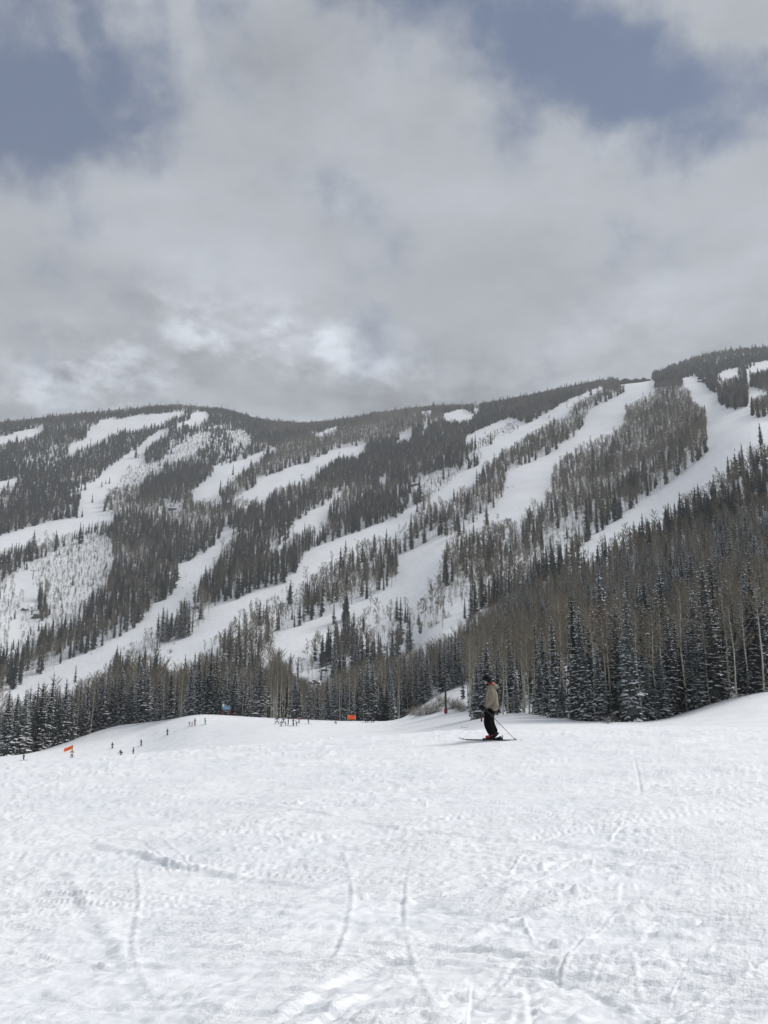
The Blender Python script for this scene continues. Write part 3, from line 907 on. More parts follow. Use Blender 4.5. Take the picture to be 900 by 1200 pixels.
# runs and openings
zone(1, (-1, 513), (10, 510), (20, 506), (52, 500), (50, 505), (35, 512), (20, 515), (8, 518), (-1, 520))
zone(1, (115, 493), (136, 489), (137, 492), (163, 486), (186, 485), (217, 482), (217, 484), (205, 487), (195, 492), (190, 497), (172, 498), (160, 503), (150, 503), (145, 502), (138, 507), (130, 508), (117, 517),
     (100, 523), (88, 526), (82, 536), (81, 527), (83, 520), (93, 518), (100, 515), (102, 507), (108, 502), (115, 497))
zone(5, (27, 538), (43, 535), (57, 527), (74, 517), (76, 521), (66, 531), (77, 536), (73, 548), (55, 553), (47, 550), (30, 550))
zone(5, (5, 568), (14, 562), (22, 558), (32, 566), (20, 573), (7, 574))
zone(1, (0, 565), (10, 563), (20, 559), (18, 566), (8, 571), (0, 572))
zone(1, (198, 502), (187, 504), (173, 514), (162, 525), (150, 532), (133, 545), (120, 555), (113, 563), (107, 567), (80, 576), (81, 578), (100, 574), (98, 580), (93, 587), (91, 597), (97, 606), (72, 609), (33, 619),
     (-1, 629), (-1, 646), (10, 642), (22, 639), (33, 636), (45, 632), (63, 629), (83, 625), (100, 618), (115, 613), (136, 608), (130, 604), (122, 601), (121, 587), (127, 578), (143, 562), (150, 546),
     (167, 547), (170, 537), (170, 527), (177, 518), (187, 512), (198, 505))
zone(5, (55, 585), (65, 581), (80, 590), (90, 602), (75, 608), (58, 604))
zone(1, (228, 484), (242, 482), (246, 488), (238, 492), (228, 498), (215, 497), (207, 502), (208, 497), (222, 492))
zone(1, (250, 547), (265, 545), (278, 541), (288, 538), (300, 532), (322, 524), (323, 528), (310, 532), (300, 541), (288, 549), (273, 560), (262, 572), (260, 586), (250, 588), (233, 587), (223, 585), (228, 577), (232, 570), (243, 562), (250, 557))
zone(1, (433, 521), (423, 522), (403, 525), (390, 528), (373, 537), (360, 543), (345, 545), (330, 552), (315, 557), (307, 563), (298, 570), (285, 578), (270, 586), (290, 586), (300, 584), (312, 586), (316, 577), (328, 570),
     (340, 567), (355, 563), (370, 555), (372, 548), (383, 545), (388, 540), (398, 534), (413, 533), (418, 536), (428, 526))
zone(5, (360, 510), (373, 505), (387, 500), (400, 497), (415, 491), (428, 488), (440, 487), (415, 498), (400, 504), (383, 509), (372, 513), (362, 515))
zone(1, (368, 510), (385, 503), (398, 500), (390, 506), (372, 512))
zone(1, (460, 517), (472, 508), (483, 506), (482, 515), (472, 514))
zone(1, (517, 485), (525, 484), (538, 480), (547, 480), (550, 484), (556, 485), (553, 491), (537, 493), (522, 493))
zone(1, (555, 479), (563, 479), (560, 484), (555, 483))
zone(1, (494, 482), (506, 481), (505, 485), (495, 485))
zone(1, (493, 502), (500, 496), (503, 500), (495, 505))
zone(1, (465, 577), (480, 571), (497, 567), (508, 561), (509, 563), (498, 569), (482, 575), (467, 580))
zone(3, (378, 592), (395, 577), (407, 573), (412, 578), (398, 592), (385, 602))
zone(1, (357, 605), (362, 601), (380, 593), (390, 588), (384, 600), (382, 608), (375, 618), (362, 618), (345, 625), (332, 634), (313, 644), (314, 640), (327, 632), (338, 622), (350, 613))
zone(1, (441, 564), (453, 556), (454, 562), (447, 567))
zone(1, (708, 452), (700, 455), (680, 463), (665, 469), (655, 475), (640, 485), (625, 493), (618, 498), (600, 489), (577, 497), (558, 506), (545, 512), (546, 520), (560, 514), (578, 507), (600, 496), (612, 504),
     (600, 508), (583, 512), (578, 520), (563, 527), (565, 540), (557, 547), (543, 552), (528, 568), (513, 577), (505, 585), (495, 589), (478, 597), (463, 607), (450, 612), (427, 620), (407, 628), (395, 633),
     (372, 640), (362, 647), (355, 655), (355, 662), (345, 673), (336, 685), (313, 688), (300, 693), (283, 700), (273, 703), (258, 706), (247, 720), (238, 736), (205, 757), (185, 764), (183, 776), (200, 790), (217, 785),
     (223, 775), (237, 763), (250, 753), (258, 743), (272, 728), (292, 713), (310, 705), (332, 697), (347, 692), (362, 681), (365, 673), (373, 668), (393, 655), (400, 650), (420, 638), (432, 633), (457, 629),
     (467, 622), (482, 610), (490, 598), (503, 590), (525, 587), (537, 582), (540, 574), (557, 568), (567, 547), (577, 538), (590, 528), (600, 522), (617, 510), (630, 502), (650, 492), (667, 487), (667, 478),
     (678, 470), (693, 463), (706, 458))
zone(1, (733, 450), (750, 449), (767, 450), (769, 456), (768, 462), (760, 463), (747, 469), (733, 475), (732, 495), (717, 507), (708, 509), (697, 517), (680, 522), (670, 528), (658, 538), (647, 550), (647, 573), (640, 577),
     (638, 587), (625, 592), (617, 597), (616, 610), (608, 622), (600, 608), (590, 607), (582, 613), (567, 613), (563, 625), (550, 622), (535, 626), (533, 633), (522, 638), (518, 657), (514, 673), (505, 684),
     (503, 698), (493, 707), (491, 716), (477, 707), (465, 698), (450, 713), (430, 718), (420, 727), (403, 722), (393, 728), (388, 737), (373, 743), (355, 757), (348, 773), (325, 768), (320, 762), (323, 750), (345, 735),
     (358, 733), (378, 723), (407, 713), (433, 700), (450, 695), (458, 690), (468, 677), (470, 665), (466, 650), (480, 645), (497, 637), (512, 630), (522, 628), (535, 623), (543, 615), (557, 612), (567, 607), (583, 590), (590, 585),
     (593, 573), (592, 560), (600, 552), (622, 542), (642, 533), (657, 523), (672, 515), (678, 507), (685, 497), (690, 485), (702, 473), (717, 468), (732, 460))
zone(1, (261, 620), (264, 618), (281, 621), (273, 626), (270, 633), (262, 636), (256, 648), (248, 660), (244, 668), (234, 674), (232, 684), (228, 690), (226, 702), (213, 705), (200, 724), (183, 732), (182, 744), (162, 748), (142, 762),
     (132, 772), (112, 802), (80, 815), (30, 835), (-1, 835), (-1, 817), (12, 810), (25, 801), (38, 795), (57, 787), (72, 778), (90, 770), (107, 763), (125, 754), (140, 746), (154, 740), (177, 722), (178, 714), (198, 700), (208, 690), (207, 665), (220, 658), (232, 651), (245, 645), (256, 636))
zone(3, (183, 732), (200, 724), (206, 730), (186, 745), (162, 752), (150, 760), (165, 747))
zone(1, (567, 705), (540, 710), (528, 717), (517, 728), (512, 735), (497, 742), (483, 748), (467, 757), (450, 766), (440, 776), (450, 777), (460, 772), (472, 765), (490, 757), (505, 750), (517, 745), (532, 740), (533, 730), (560, 718), (567, 709))
zone(1, (627, 668), (640, 663), (652, 658), (675, 648), (687, 637), (698, 628), (717, 614), (733, 604), (750, 594), (755, 587), (783, 567), (800, 558), (813, 548), (825, 537), (828, 525), (831, 507), (828, 493), (828, 478),
     (818, 472), (812, 470), (810, 457), (800, 452), (799, 443), (815, 440), (823, 447), (828, 452), (835, 460), (842, 462), (842, 473), (853, 478), (863, 481), (872, 480), (877, 472), (877, 460), (873, 456), (880, 455),
     (901, 457), (901, 463), (883, 472), (880, 483), (883, 490), (901, 492), (901, 518), (890, 522), (883, 519), (873, 527), (857, 540), (853, 547), (842, 555), (833, 566), (815, 575), (797, 588), (783, 599), (767, 608), (750, 617), (738, 623),
     (727, 628), (717, 634), (703, 641), (693, 648), (672, 654), (650, 668), (638, 673))
zone(1, (722, 430), (734, 430), (758, 430), (762, 440), (768, 448), (768, 452), (728, 452), (724, 444))
zone(1, (787, 432), (794, 424), (802, 430), (796, 434))
zone(1, (812, 426), (824, 420), (838, 418), (840, 424), (822, 431))
zone(5, (772, 441), (800, 424), (835, 411), (870, 406), (901, 405), (901, 418), (866, 426), (838, 436), (806, 441), (780, 449))
zone(5, (850, 417), (870, 413), (872, 420), (858, 424))
zone(5, (838, 440), (850, 433), (865, 431), (883, 425), (901, 421), (901, 456), (873, 456), (858, 450), (842, 455), (836, 448))
zone(1, (840, 440), (850, 434), (866, 432), (870, 437), (858, 443), (843, 446))
zone(1, (873, 436), (885, 428), (901, 423), (901, 432), (884, 437), (878, 446))
zone(5, (785, 432), (810, 421), (836, 417), (842, 426), (820, 433), (800, 437))
zone(0, (843, 445), (855, 448), (866, 455), (877, 460), (876, 474), (864, 481), (851, 478), (842, 470))
zone(2, (881, 468), (901, 461), (901, 491), (884, 490))
zone(0, (876, 447), (884, 436), (901, 434), (901, 456), (882, 455))


def zone_at(u, v):
    ui = np.clip(u.astype(int), 0, GW - 1); vi = np.clip(v.astype(int), 0, GH - 1)
    return ZONE[vi, ui]


EDGE = np.array([(-200, 230), (0, 234), (60, 245), (110, 252), (150, 258), (240, 236), (330, 232), (420, 218), (462, 212), (475, 222), (540, 216), (548, 160), (560, 140), (620, 128),
                 (645, 112), (690, 104), (745, 101), (800, 106), (850, 106), (900, 106), (1100, 100)], float)

rs = np.random.RandomState(77)
TREES = []          # arrays: x, y, z, height, kind (0 conifer 1 aspen 2 bush), u, v, px height


def scatter(r0, r1, sp, fn):
    xs = np.arange(-r1 * 0.72, r1 * 0.72, sp)
    ys = np.arange(r0 * 0.6, r1, sp)
    X, Y = np.meshgrid(xs, ys)
    X = (X + rs.uniform(-0.5, 0.5, X.shape) * sp).ravel(); Y = (Y + rs.uniform(-0.5, 0.5, Y.shape) * sp).ravel()
    r = np.hypot(X, Y)
    k = (r >= r0) & (r < r1) & (np.abs(np.arctan2(X, Y)) < 0.62)
    X, Y, r = X[k], Y[k], r[k]
    Z = ground(X, Y)
    u, v, dep = project(X, Y, Z)
    k = (u > -110) & (u < 1010)
    X, Y, Z, u, v, dep, r = X[k], Y[k], Z[k], u[k], v[k], dep[k], r[k]
    cr = np.interp(u, UG, CREST_R)
    k = r < cr + 30
    fn(X[k], Y[k], Z[k], u[k], v[k], dep[k], r[k])


def emit(mask, X, Y, Z, h, kind, u, v, dep):
    TREES.append(np.stack([X[mask], Y[mask], Z[mask], h[mask], np.full(mask.sum(), kind) if np.isscalar(kind) else kind[mask], u[mask], v[mask], (F * h / dep)[mask]], -1))


def far_fn(X, Y, Z, u, v, dep, r):
    n = len(X)
    hs = rs.uniform(0.7, 1.25, n) * np.interp(r, [400, 1000, 1600, 2200], [17, 16.5, 13, 11.5])
    hp = F * hs / dep
    zn = zone_at(u, v)
    clump = fbm(X / 60., Y / 60., 3); clump2 = fbm(X / 28. + 50, Y / 28., 3)
    q = rs.rand(n)
    top1, top2 = zone_at(u, v - 0.55 * hp), zone_at(u, v - 0.8 * hp)
    # woods keep off the runs: crowns do not spill over an opening upslope except at random tips
    spill = ((top1 == 1) & (rs.rand(n) < 0.97)) | ((top2 == 1) & (rs.rand(n) < 0.72))
    kind = np.zeros(n)
    ap = np.select([zn == 0, zn == 2, zn == 3, zn == 4, zn == 5], [np.where(r > 1300, 0.18, 0.34) + 0.42 * (clump > 0.11), 0.95 - 0.45 * (clump2 > 0.33), 0.9, 0.90 - 0.55 * (clump2 > 0.24) + 0 * u, 0.25], 0)
    # the lower right slope has brown aspen stands among its conifers
    kind = (rs.rand(n) < ap).astype(float)
    dens = np.select([zn == 0, zn == 1, zn == 2, zn == 3, zn == 4, zn == 5], [0.98, 0.0, 1.0, 0.86, 0.78 + 0.2 * (clump2 > 0.15), 0.30 + 0.4 * (clump2 > 0.1)], 0)
    dens = np.where((zn == 3), dens + 0.25 * (clump2 > 0.22), dens)
    keep = (q < dens) & ~(spill & (zn != 3)) & ~(spill & (zn == 3) & (rs.rand(n) < 0.5))
    h = np.where(kind == 1, hs * 0.82, hs)
    h = np.where(zn == 3, h * rs.uniform(0.25, 0.75, n) ** 1.1, h)
    hs_tall = (rs.rand(n) < 0.06) & (r > 1500)
    h = np.where(hs_tall, h * 1.5, h)
    h = np.where((zn == 3) & (kind == 0), h * 0.8, h)
    emit(keep, X, Y, Z, h, kind, u, v, dep)
    # low brush on the open, thin ground
    bq = (zn == 3) | ((zn == 4) & (rs.rand(n) < 0.4)) | ((zn == 5) & (rs.rand(n) < 0.3))
    bm = bq & ~keep & (rs.rand(n) < 0.55)
    X2, Y2 = X + rs.uniform(-3, 3, n), Y + rs.uniform(-3, 3, n)
    emit(bm, X2, Y2, ground(X2, Y2), rs.uniform(1.2, 3.0, n), 2, u, v, dep)


def near_fn(X, Y, Z, u, v, dep, r):
    n = len(X)
    re = np.interp(u, EDGE[:, 0], EDGE[:, 1])
    wob = 4 * vnoise(X / 9., Y / 9.)
    inside = r > re + 2 + wob
    right = u > 545
    zn = zone_at(u, v)
    clump = fbm(X / 22., Y / 22., 3)
    hs = rs.uniform(0.72, 1.15, n) * np.where(right, 15.5, 18.5)
    # the bare gully beside the lift and the openings beyond
    gully = (u > 470) & (u < 548) & (r < 235)
    deep = smooth(0, 60, r - re)
    ap = np.where(right, np.where(u < 680, 0.15, 0) + np.interp(r, [100, 180, 300, 420], [0.50, 0.58, 0.26, 0.2]), np.where(u < 110, 0.18, np.where(u < 300, 0.42, np.where(u < 360, 0.85, 0.32))))
    ap = ap - 0.5 * (clump > 0.16) + 0.35 * (clump < -0.12)
    kind = (rs.rand(n) < np.clip(ap, 0.03, 0.95)).astype(float)
    h = np.where(kind == 1, hs * 0.98, hs * rs.uniform(0.7, 1.2, n))
    hp = F * h / dep
    z1 = zone_at(u, v - 0.6 * hp)
    z2 = zone_at(u, v - 0.85 * hp)
    # the tree tops stay below the foot of the runs seen behind them
    limit = np.interp(u, [-110, 0, 30, 60, 80, 110, 130, 160, 190, 215, 245, 262, 300, 322, 345, 372, 395, 425, 450, 475, 505, 530, 552, 572, 600, 650, 700],
                      [800, 806, 805, 797, 800, 790, 779, 780, 785, 785, 757, 772, 792, 770, 795, 802, 792, 778, 772, 766, 752, 742, 722, 712, 690, 640, 500])
    toph = (v - limit) / F * dep
    ok = inside & ~gully
    lo = h > toph
    h = np.where(lo & (r < 430), np.maximum(toph * rs.uniform(0.82, 1.04, n), 0), h)
    ok &= h > np.where(right, 5, 6.5)
    dens = np.where(r < re + 45, 0.92, 0.75)
    keep = ok & (rs.rand(n) < dens)
    emit(keep, X, Y, Z, h, kind, u, v, dep)


scatter(96, 420, 4.2, near_fn)
scatter(420, 1000, 5.2, far_fn)
scatter(1000, 2500, 5.3, far_fn)

# an irregular front row, each placed where one stands in the photograph: (column, row of foot, row of top, kind)
FRONT = [
    # right wood
    (893, 824, 722, 0), (884, 826, 690, 0), (872, 829, 738, 0), (856, 818, 693, 1), (848, 826, 760, 0), (838, 826, 700, 0), (820, 832, 722, 0), (812, 834, 742, 0), (800, 835, 748, 0),
    (782, 837, 704, 1), (790, 838, 716, 0), (771, 843, 722, 1), (776, 842, 756, 0), (762, 845, 770, 0), (736, 850, 700, 1), (733, 851, 802, 0), (741, 850, 690, 0), (748, 848, 782, 0), (712, 838, 716, 1), (716, 836, 708, 1), (698, 846, 720, 1),
    (683, 849, 708, 0), (688, 846, 745, 0), (678, 846, 690, 0), (668, 841, 745, 1), (672, 842, 782, 0), (652, 841, 720, 0), (660, 841, 790, 0), (647, 841, 740, 1), (621, 839, 736, 1), (615, 839, 742, 1),
    (634, 839, 772, 0), (606, 839, 790, 0), (590, 838, 742, 1), (595, 838, 750, 1), (583, 838, 770, 0), (571, 838, 748, 0), (560, 838, 776, 0), (551, 838, 745, 1), (543, 836, 790, 0),
    (832, 829, 712, 1), (864, 822, 706, 1), (752, 846, 716, 1), (805, 834, 690, 1), (727, 845, 735, 0), (704, 842, 755, 0), (641, 840, 760, 0), (628, 839, 748, 1), (878, 826, 700, 1), (896, 818, 672, 1),
    # left wood
    (4, 888, 808, 0), (14, 886, 812, 0), (24, 882, 816, 0), (34, 875, 818, 0), (44, 871, 800, 0), (54, 866, 788, 0), (64, 864, 805, 0), (74, 862, 794, 0), (83, 862, 812, 0), (92, 858, 798, 0),
    (101, 857, 800, 0), (108, 856, 795, 0), (117, 853, 790, 0), (128, 850, 797, 0), (140, 846, 782, 0), (152, 845, 788, 0), (162, 843, 776, 0), (172, 841, 783, 0), (185, 840, 778, 0), (199, 839, 782, 0), (222, 838, 775, 0), (231, 837, 763, 0), (238, 838, 762, 0),
    (245, 838, 758, 0), (252, 838, 757, 0), (263, 838, 780, 0), (266, 838, 772, 0), (274, 838, 790, 0), (60, 868, 800, 1), (89, 862, 812, 1), (106, 859, 800, 1), (116, 855, 795, 1), (127, 850, 790, 1), (133, 848, 790, 1),
    (154, 845, 790, 1), (170, 842, 788, 1), (191, 838, 776, 1), (204, 837, 780, 1), (212, 838, 790, 1), (234, 837, 772, 1), (239, 837, 770, 1), (251, 838, 778, 1), (284, 838, 786, 1),
    # middle
    (293, 839, 782, 1), (301, 839, 774, 1), (307, 840, 790, 1), (317, 840, 768, 1), (324, 840, 770, 1), (328, 841, 766, 1), (336, 842, 775, 1), (342, 842, 790, 1), (303, 839, 772, 0), (345, 842, 788, 0),
    (350, 842, 800, 0), (362, 843, 800, 0), (372, 843, 795, 0), (383, 843, 790, 0), (392, 843, 786, 0), (402, 844, 796, 0), (409, 844, 790, 1), (412, 844, 800, 0), (419, 844, 800, 0), (426, 844, 800, 1), (431, 844, 770, 0),
    (438, 844, 776, 0), (445, 844, 812, 0), (452, 843, 808, 0), (460, 842, 792, 0), (478, 836, 786, 1), (488, 826, 776, 0), (491, 824, 786, 1), (500, 822, 776, 0), (510, 816, 768, 1), (517, 812, 758, 0), (380, 843, 792, 1),
    (398, 843, 788, 1), (530, 806, 760, 0), (538, 806, 758, 0),
]
HERO = []
for (u, vb, vt, k) in FRONT:
    re = float(np.interp(u, EDGE[:, 0], EDGE[:, 1]))
    if 470 < u < 542: re += 20
    r = re + rs.uniform(-1.0, 3.0)
    p = at_r(u, r)
    uu, vv, dep = project(p.x, p.y, p.z)
    h = max((vv - vt) * dep / F, 4)
    HERO.append((p.x, p.y, p.z, h, k, u, vv, F * h / dep))
# lone and clustered trees out on the slopes
LONE = [(340, 708, 678, 0), (339, 706, 683, 0), (304, 733, 702, 0), (351, 733, 700, 0), (356, 728, 705, 0), (465, 728, 698, 0), (469, 729, 698, 0), (475, 730, 708, 0), (478, 731, 707, 0),
        (492, 743, 720, 0), (395, 765, 727, 0), (405, 762, 718, 0), (408, 766, 722, 0), (413, 768, 716, 0), (400, 765, 735, 0), (393, 768, 722, 0), (377, 782, 748, 0), (426, 740, 716, 0), (418, 782, 730, 0), (424, 784, 745, 0),
        (482, 640, 599, 0), (457, 655, 628, 0), (452, 650, 618, 0), (524, 627, 606, 0), (517, 625, 596, 0), (505, 622, 592, 0), (535, 622, 606, 0), (559, 571, 548, 0), (586, 551, 530, 0), (532, 588, 571, 0), (536, 590, 573, 0),
        (492, 588, 560, 0), (520, 562, 545, 0), (526, 559, 547, 0), (539, 551, 538, 0), (557, 527, 507, 0), (553, 528, 512, 0), (575, 521, 505, 0), (546, 532, 516, 0), (556, 541, 526, 0), (548, 540, 525, 0),
        (258, 581, 560, 0), (266, 582, 557, 0), (273, 557, 543, 0), (108, 589, 577, 0), (119, 571, 562, 0), (128, 567, 557, 0), (124, 567, 561, 0), (96, 606, 596, 0), (132, 577, 570, 0), (159, 537, 520, 0), (162, 537, 531, 0),
        (892, 521, 493, 0), (664, 452, 440, 0), (212, 640, 608, 0), (206, 642, 612, 0), (216, 645, 615, 0), (695, 548, 517, 0), (718, 548, 518, 0), (712, 552, 525, 0), (649, 520, 500, 0), (710, 471, 452, 0), (702, 467, 455, 0),
        (712, 560, 530, 0), (692, 565, 545, 0), (190, 752, 710, 0), (195, 752, 712, 0), (185, 748, 716, 0), (210, 748, 702, 0), (216, 747, 706, 0), (221, 746, 703, 0), (228, 706, 688, 0), (232, 706, 690, 0),
        (360, 778, 752, 1), (366, 781, 756, 1), (442, 735, 704, 1), (456, 740, 712, 1), (519, 735, 683, 1), (505, 720, 680, 1), (508, 725, 688, 1), (513, 722, 675, 1), (497, 735, 703, 1), (427, 742, 715, 1),
        (88, 800, 777, 0), (38, 648, 620, 0), (65, 645, 620, 0), (93, 638, 610, 0), (96, 636, 613, 0), (34, 650, 633, 0), (118, 628, 612, 0), (3, 690, 683, 0), (740, 455, 450, 0)][:-1]
for (u, vb, vt, k) in LONE:
    p, r = at(u, vb, 300)
    uu, vv, dep = project(p.x, p.y, p.z)
    h = max((vb - vt) * dep / F, 3)
    HERO.append((p.x, p.y, p.z, h, k, u, vb, F * h / dep))

T = np.concatenate(TREES)
print("trees", len(T), "aspen", (T[:, 4] == 1).sum(), "bush", (T[:, 4] == 2).sum())

# the 300 largest of each kind stand as trees of their own; the rest of the forest is one mass per kind
heroes = np.array(HERO)
indiv = []
rest = np.ones(len(T), bool)
for k in (0, 1):
    nh = int((heroes[:, 4] == k).sum())
    idx = np.where((T[:, 4] == k) & (T[:, 5] > -10) & (T[:, 5] < 910))[0]
    idx = idx[np.argsort(-T[idx, 7])][:max(0, 300 - nh)]
    rest[idx] = False
    indiv.append(T[idx])
IND = np.concatenate([heroes] + indiv)
isfront = np.concatenate([np.ones(len(FRONT), bool), np.zeros(len(IND) - len(FRONT), bool)])
islone = np.zeros(len(IND), bool); islone[len(FRONT):len(HERO)] = True


ORD = "first second third fourth fifth sixth seventh eighth ninth tenth eleventh twelfth thirteenth fourteenth fifteenth sixteenth seventeenth eighteenth nineteenth twentieth".split()


def ordw(n):
    if n < 20: return ORD[n]
    tens = {2: 'twenty', 3: 'thirty', 4: 'forty', 5: 'fifty', 6: 'sixty', 7: 'seventy', 8: 'eighty', 9: 'ninety'}[(n + 1) // 10]
    o = (n + 1) % 10
    return (tens + '-' + ORD[o - 1]) if o else tens[:-1] + 'ieth'


def labels():
    n = len(IND); lab = [None] * n; grp = [None] * n
    u, h, k = IND[:, 5], IND[:, 3], IND[:, 4]
    kindw = lambda q: 'dark snow-dusted spruce' if q == 0 else 'bare pale-trunked aspen'
    sect = [(-400, 290, 'left'), (290, 470, 'middle'), (470, 545, 'gully'), (545, 1400, 'right')]
    place = {'left': 'along the front of the left wood', 'middle': 'along the front of the middle wood',
             'gully': 'above the bushy gully bank', 'right': 'along the front of the right wood'}
    for a, b, s in sect:
        for q in (0, 1):
            ii = [i for i in range(n) if isfront[i] and a <= u[i] < b and k[i] == q]
            ii.sort(key=lambda i: u[i])
            for j, i in enumerate(ii):
                lab[i] = f"{kindw(q)}, {ordw(j)} from the left {place[s]}"
                grp[i] = f"{'spruces' if q == 0 else 'aspens'} {place[s]}"
    # each tree behind the front row is named by the front tree it stands behind
    front = {}
    short = {'left': 'the left wood', 'middle': 'the middle wood', 'gully': 'the gully bank', 'right': 'the right wood'}
    for a, b, s in sect:
        ii = sorted([i for i in range(n) if isfront[i] and a <= u[i] < b], key=lambda i: u[i])
        cnt = {0: 0, 1: 0}
        for i in ii:
            front[i] = (s, int(k[i]), cnt[int(k[i])]); cnt[int(k[i])] += 1
    behind = {}
    for i in range(n):
        if lab[i] is None and not islone[i]:
            f = min(front, key=lambda j: abs(u[j] - u[i]))
            behind.setdefault((f, int(k[i])), []).append(i)
    for (f, q), ii in behind.items():
        s, fk, no = front[f]
        ii.sort(key=lambda i: math.hypot(IND[i, 0], IND[i, 1]))
        for j, i in enumerate(ii):
            lab[i] = f"{'dark spruce' if q == 0 else 'bare aspen'}, {ordw(j)} deep behind the {ordw(no)} front {'spruce' if fk == 0 else 'aspen'} from left of {short[s]}"
            grp[i] = f"{'spruces' if q == 0 else 'aspens'} standing deeper in {short[s]}"
    names = [(0, 180, 'beside the snowy runs at the far left'), (180, 300, 'beside the narrow lower left run'), (300, 440, 'on the bank between the lower middle runs'),
             (440, 545, 'between the two long runs'), (545, 690, 'in the strip between the long runs'), (690, 1000, 'near the upper right run')]
    for a, b, s in names:
        for q in (0, 1):
            ii = [i for i in range(n) if islone[i] and a <= u[i] < b and k[i] == q]
            ii.sort(key=lambda i: u[i])
            for j, i in enumerate(ii):
                lab[i] = f"separate {'dark spruce' if q == 0 else 'bare thin aspen'}, {ordw(j)} from the left {s}"
                grp[i] = f"separate {'spruces' if q == 0 else 'aspens'} {s}"
    return lab, grp


LAB, GRP = labels()


def plant_individuals():
    rr = random.Random(8)
    for i, (x, y, z, h, k, u, v, hp) in enumerate(IND):
        rot = rr.uniform(0, 6.283)
        j = rr.randrange(6)
        lone = islone[i]
        if k == 0:
            s = h / HS
            if lone or v - 0 < 700:
                wd = rr.uniform(0.9, 1.1)
            else:
                wd = rr.uniform(0.8, 1.32)
            w = s * wd * (1.25 if h < 9 else 1.0)
            name, trunk, crown, whole = 'spruce_tree', SP0[j][0], SP0[j][1], (SP1[rr.randrange(8)] if hp < 40 else SP0[j][2])
        else:
            s = h / HA; w = s * rr.uniform(0.9, 1.15)
            name, trunk, crown, whole = 'aspen_tree', AS0[j][0], AS0[j][1], (AS1[rr.randrange(6)] if hp < 40 else AS0[j][2])
        if hp > 45:
            o = link(name, None, loc=(x, y, z - 0.15)); o.empty_display_size = 1
            a = link('trunk', trunk, o); b = link('crown', crown, o)
        else:
            o = link(name, whole, loc=(x, y, z - 0.15))
        o.rotation_euler = (rr.gauss(0, 0.012), rr.gauss(0, 0.012), rot)
        o.scale = (w, w, s)
        tag(o, LAB[i], 'tree', GRP[i])


plant_individuals()


def instancer(name, protos, pts, label, cat=None):
    """one mass of like plants: points carrying prototype, size and turn"""
    pc = bpy.data.collections.new(name + "_kinds")
    for q, me in enumerate(protos):
        po = bpy.data.objects.new(f"{name}_kind", me)
        pc.objects.link(po)
    me = bpy.data.meshes.new(name)
    me.vertices.add(len(pts))
    me.vertices.foreach_set('co', np.ascontiguousarray(pts[:, :3], dtype=np.float32).ravel())
    r2 = np.random.RandomState(len(pts))
    for an, tp, arr in (('pick', 'INT', r2.randint(0, len(protos), len(pts)).astype(np.int32)), ('turn', 'FLOAT', r2.uniform(0, 6.283, len(pts)).astype(np.float32)),
                        ('size', 'FLOAT', pts[:, 3].astype(np.float32)), ('girth', 'FLOAT', (pts[:, 3] * r2.uniform(0.8, 1.2, len(pts)) * (1 + 0.40 * smooth(900, 1500, np.hypot(pts[:, 0], pts[:, 1])))).astype(np.float32))):
        at_ = me.attributes.new(an, tp, 'POINT'); at_.data.foreach_set('value', arr)
    o = link(name, me)
    tag(o, label, None, None, 'stuff')
    ng = bpy.data.node_groups.new(name, 'GeometryNodeTree')
    ng.interface.new_socket('Geometry', in_out='INPUT', socket_type='NodeSocketGeometry')
    ng.interface.new_socket('Geometry', in_out='OUTPUT', socket_type='NodeSocketGeometry')
    N, L = ng.nodes.new, ng.links.new
    gi, go = N('NodeGroupInput'), N('NodeGroupOutput')
    ci = N('GeometryNodeCollectionInfo'); ci.inputs['Collection'].default_value = pc
    ci.inputs['Separate Children'].default_value = True; ci.inputs['Reset Children'].default_value = True
    ip = N('GeometryNodeInstanceOnPoints'); ip.inputs['Pick Instance'].default_value = True
    def attr(nm, tp):
        a = N('GeometryNodeInputNamedAttribute'); a.data_type = tp; a.inputs['Name'].default_value = nm
        return a.outputs['Attribute']
    L(gi.outputs[0], ip.inputs['Points']); L(ci.outputs[0], ip.inputs['Instance'])
    L(attr('pick', 'INT'), ip.inputs['Instance Index'])
    cx = N('ShaderNodeCombineXYZ'); L(attr('turn', 'FLOAT'), cx.inputs[2])
    sz, gr = attr('size', 'FLOAT'), attr('girth', 'FLOAT')
    cs = N('ShaderNodeCombineXYZ'); L(gr, cs.inputs[0]); L(gr, cs.inputs[1]); L(sz, cs.inputs[2])
    L(cx.outputs[0], ip.inputs['Rotation']); L(cs.outputs[0], ip.inputs['Scale'])
    L(ip.outputs[0], go.inputs[0])
    md = o.modifiers.new('plants', 'NODES'); md.node_group = ng
    return o


REST = T[rest]
REST[:, 2] -= 0.2
def sel(kind, near):
    r = np.hypot(REST[:, 0], REST[:, 1])
    k = (REST[:, 4] == kind) & ((r < 430) if near else (r >= 430))
    p = REST[k][:, :4].copy()
    p[:, 3] /= {0: HS, 1: HA, 2: 1.5}[kind]
    return p


instancer("near_spruce_forest", [q[2] for q in SP0], sel(0, True), "dark snow-dusted spruces filling the woods behind the front rows")
instancer("near_aspen_forest", [q[2] for q in AS0], sel(1, True), "bare grey-brown aspens filling the woods behind the front rows")
instancer("mountain_spruce_forest", SP1, sel(0, False), "dark conifer forest covering the mountainside between the ski runs")
instancer("mountain_aspen_forest", AS1, sel(1, False), "bare brown aspen woods in islands between the ski runs")
instancer("mountain_brush", BR, sel(2, False), "low bare brush poking through the snow on thin slopes")


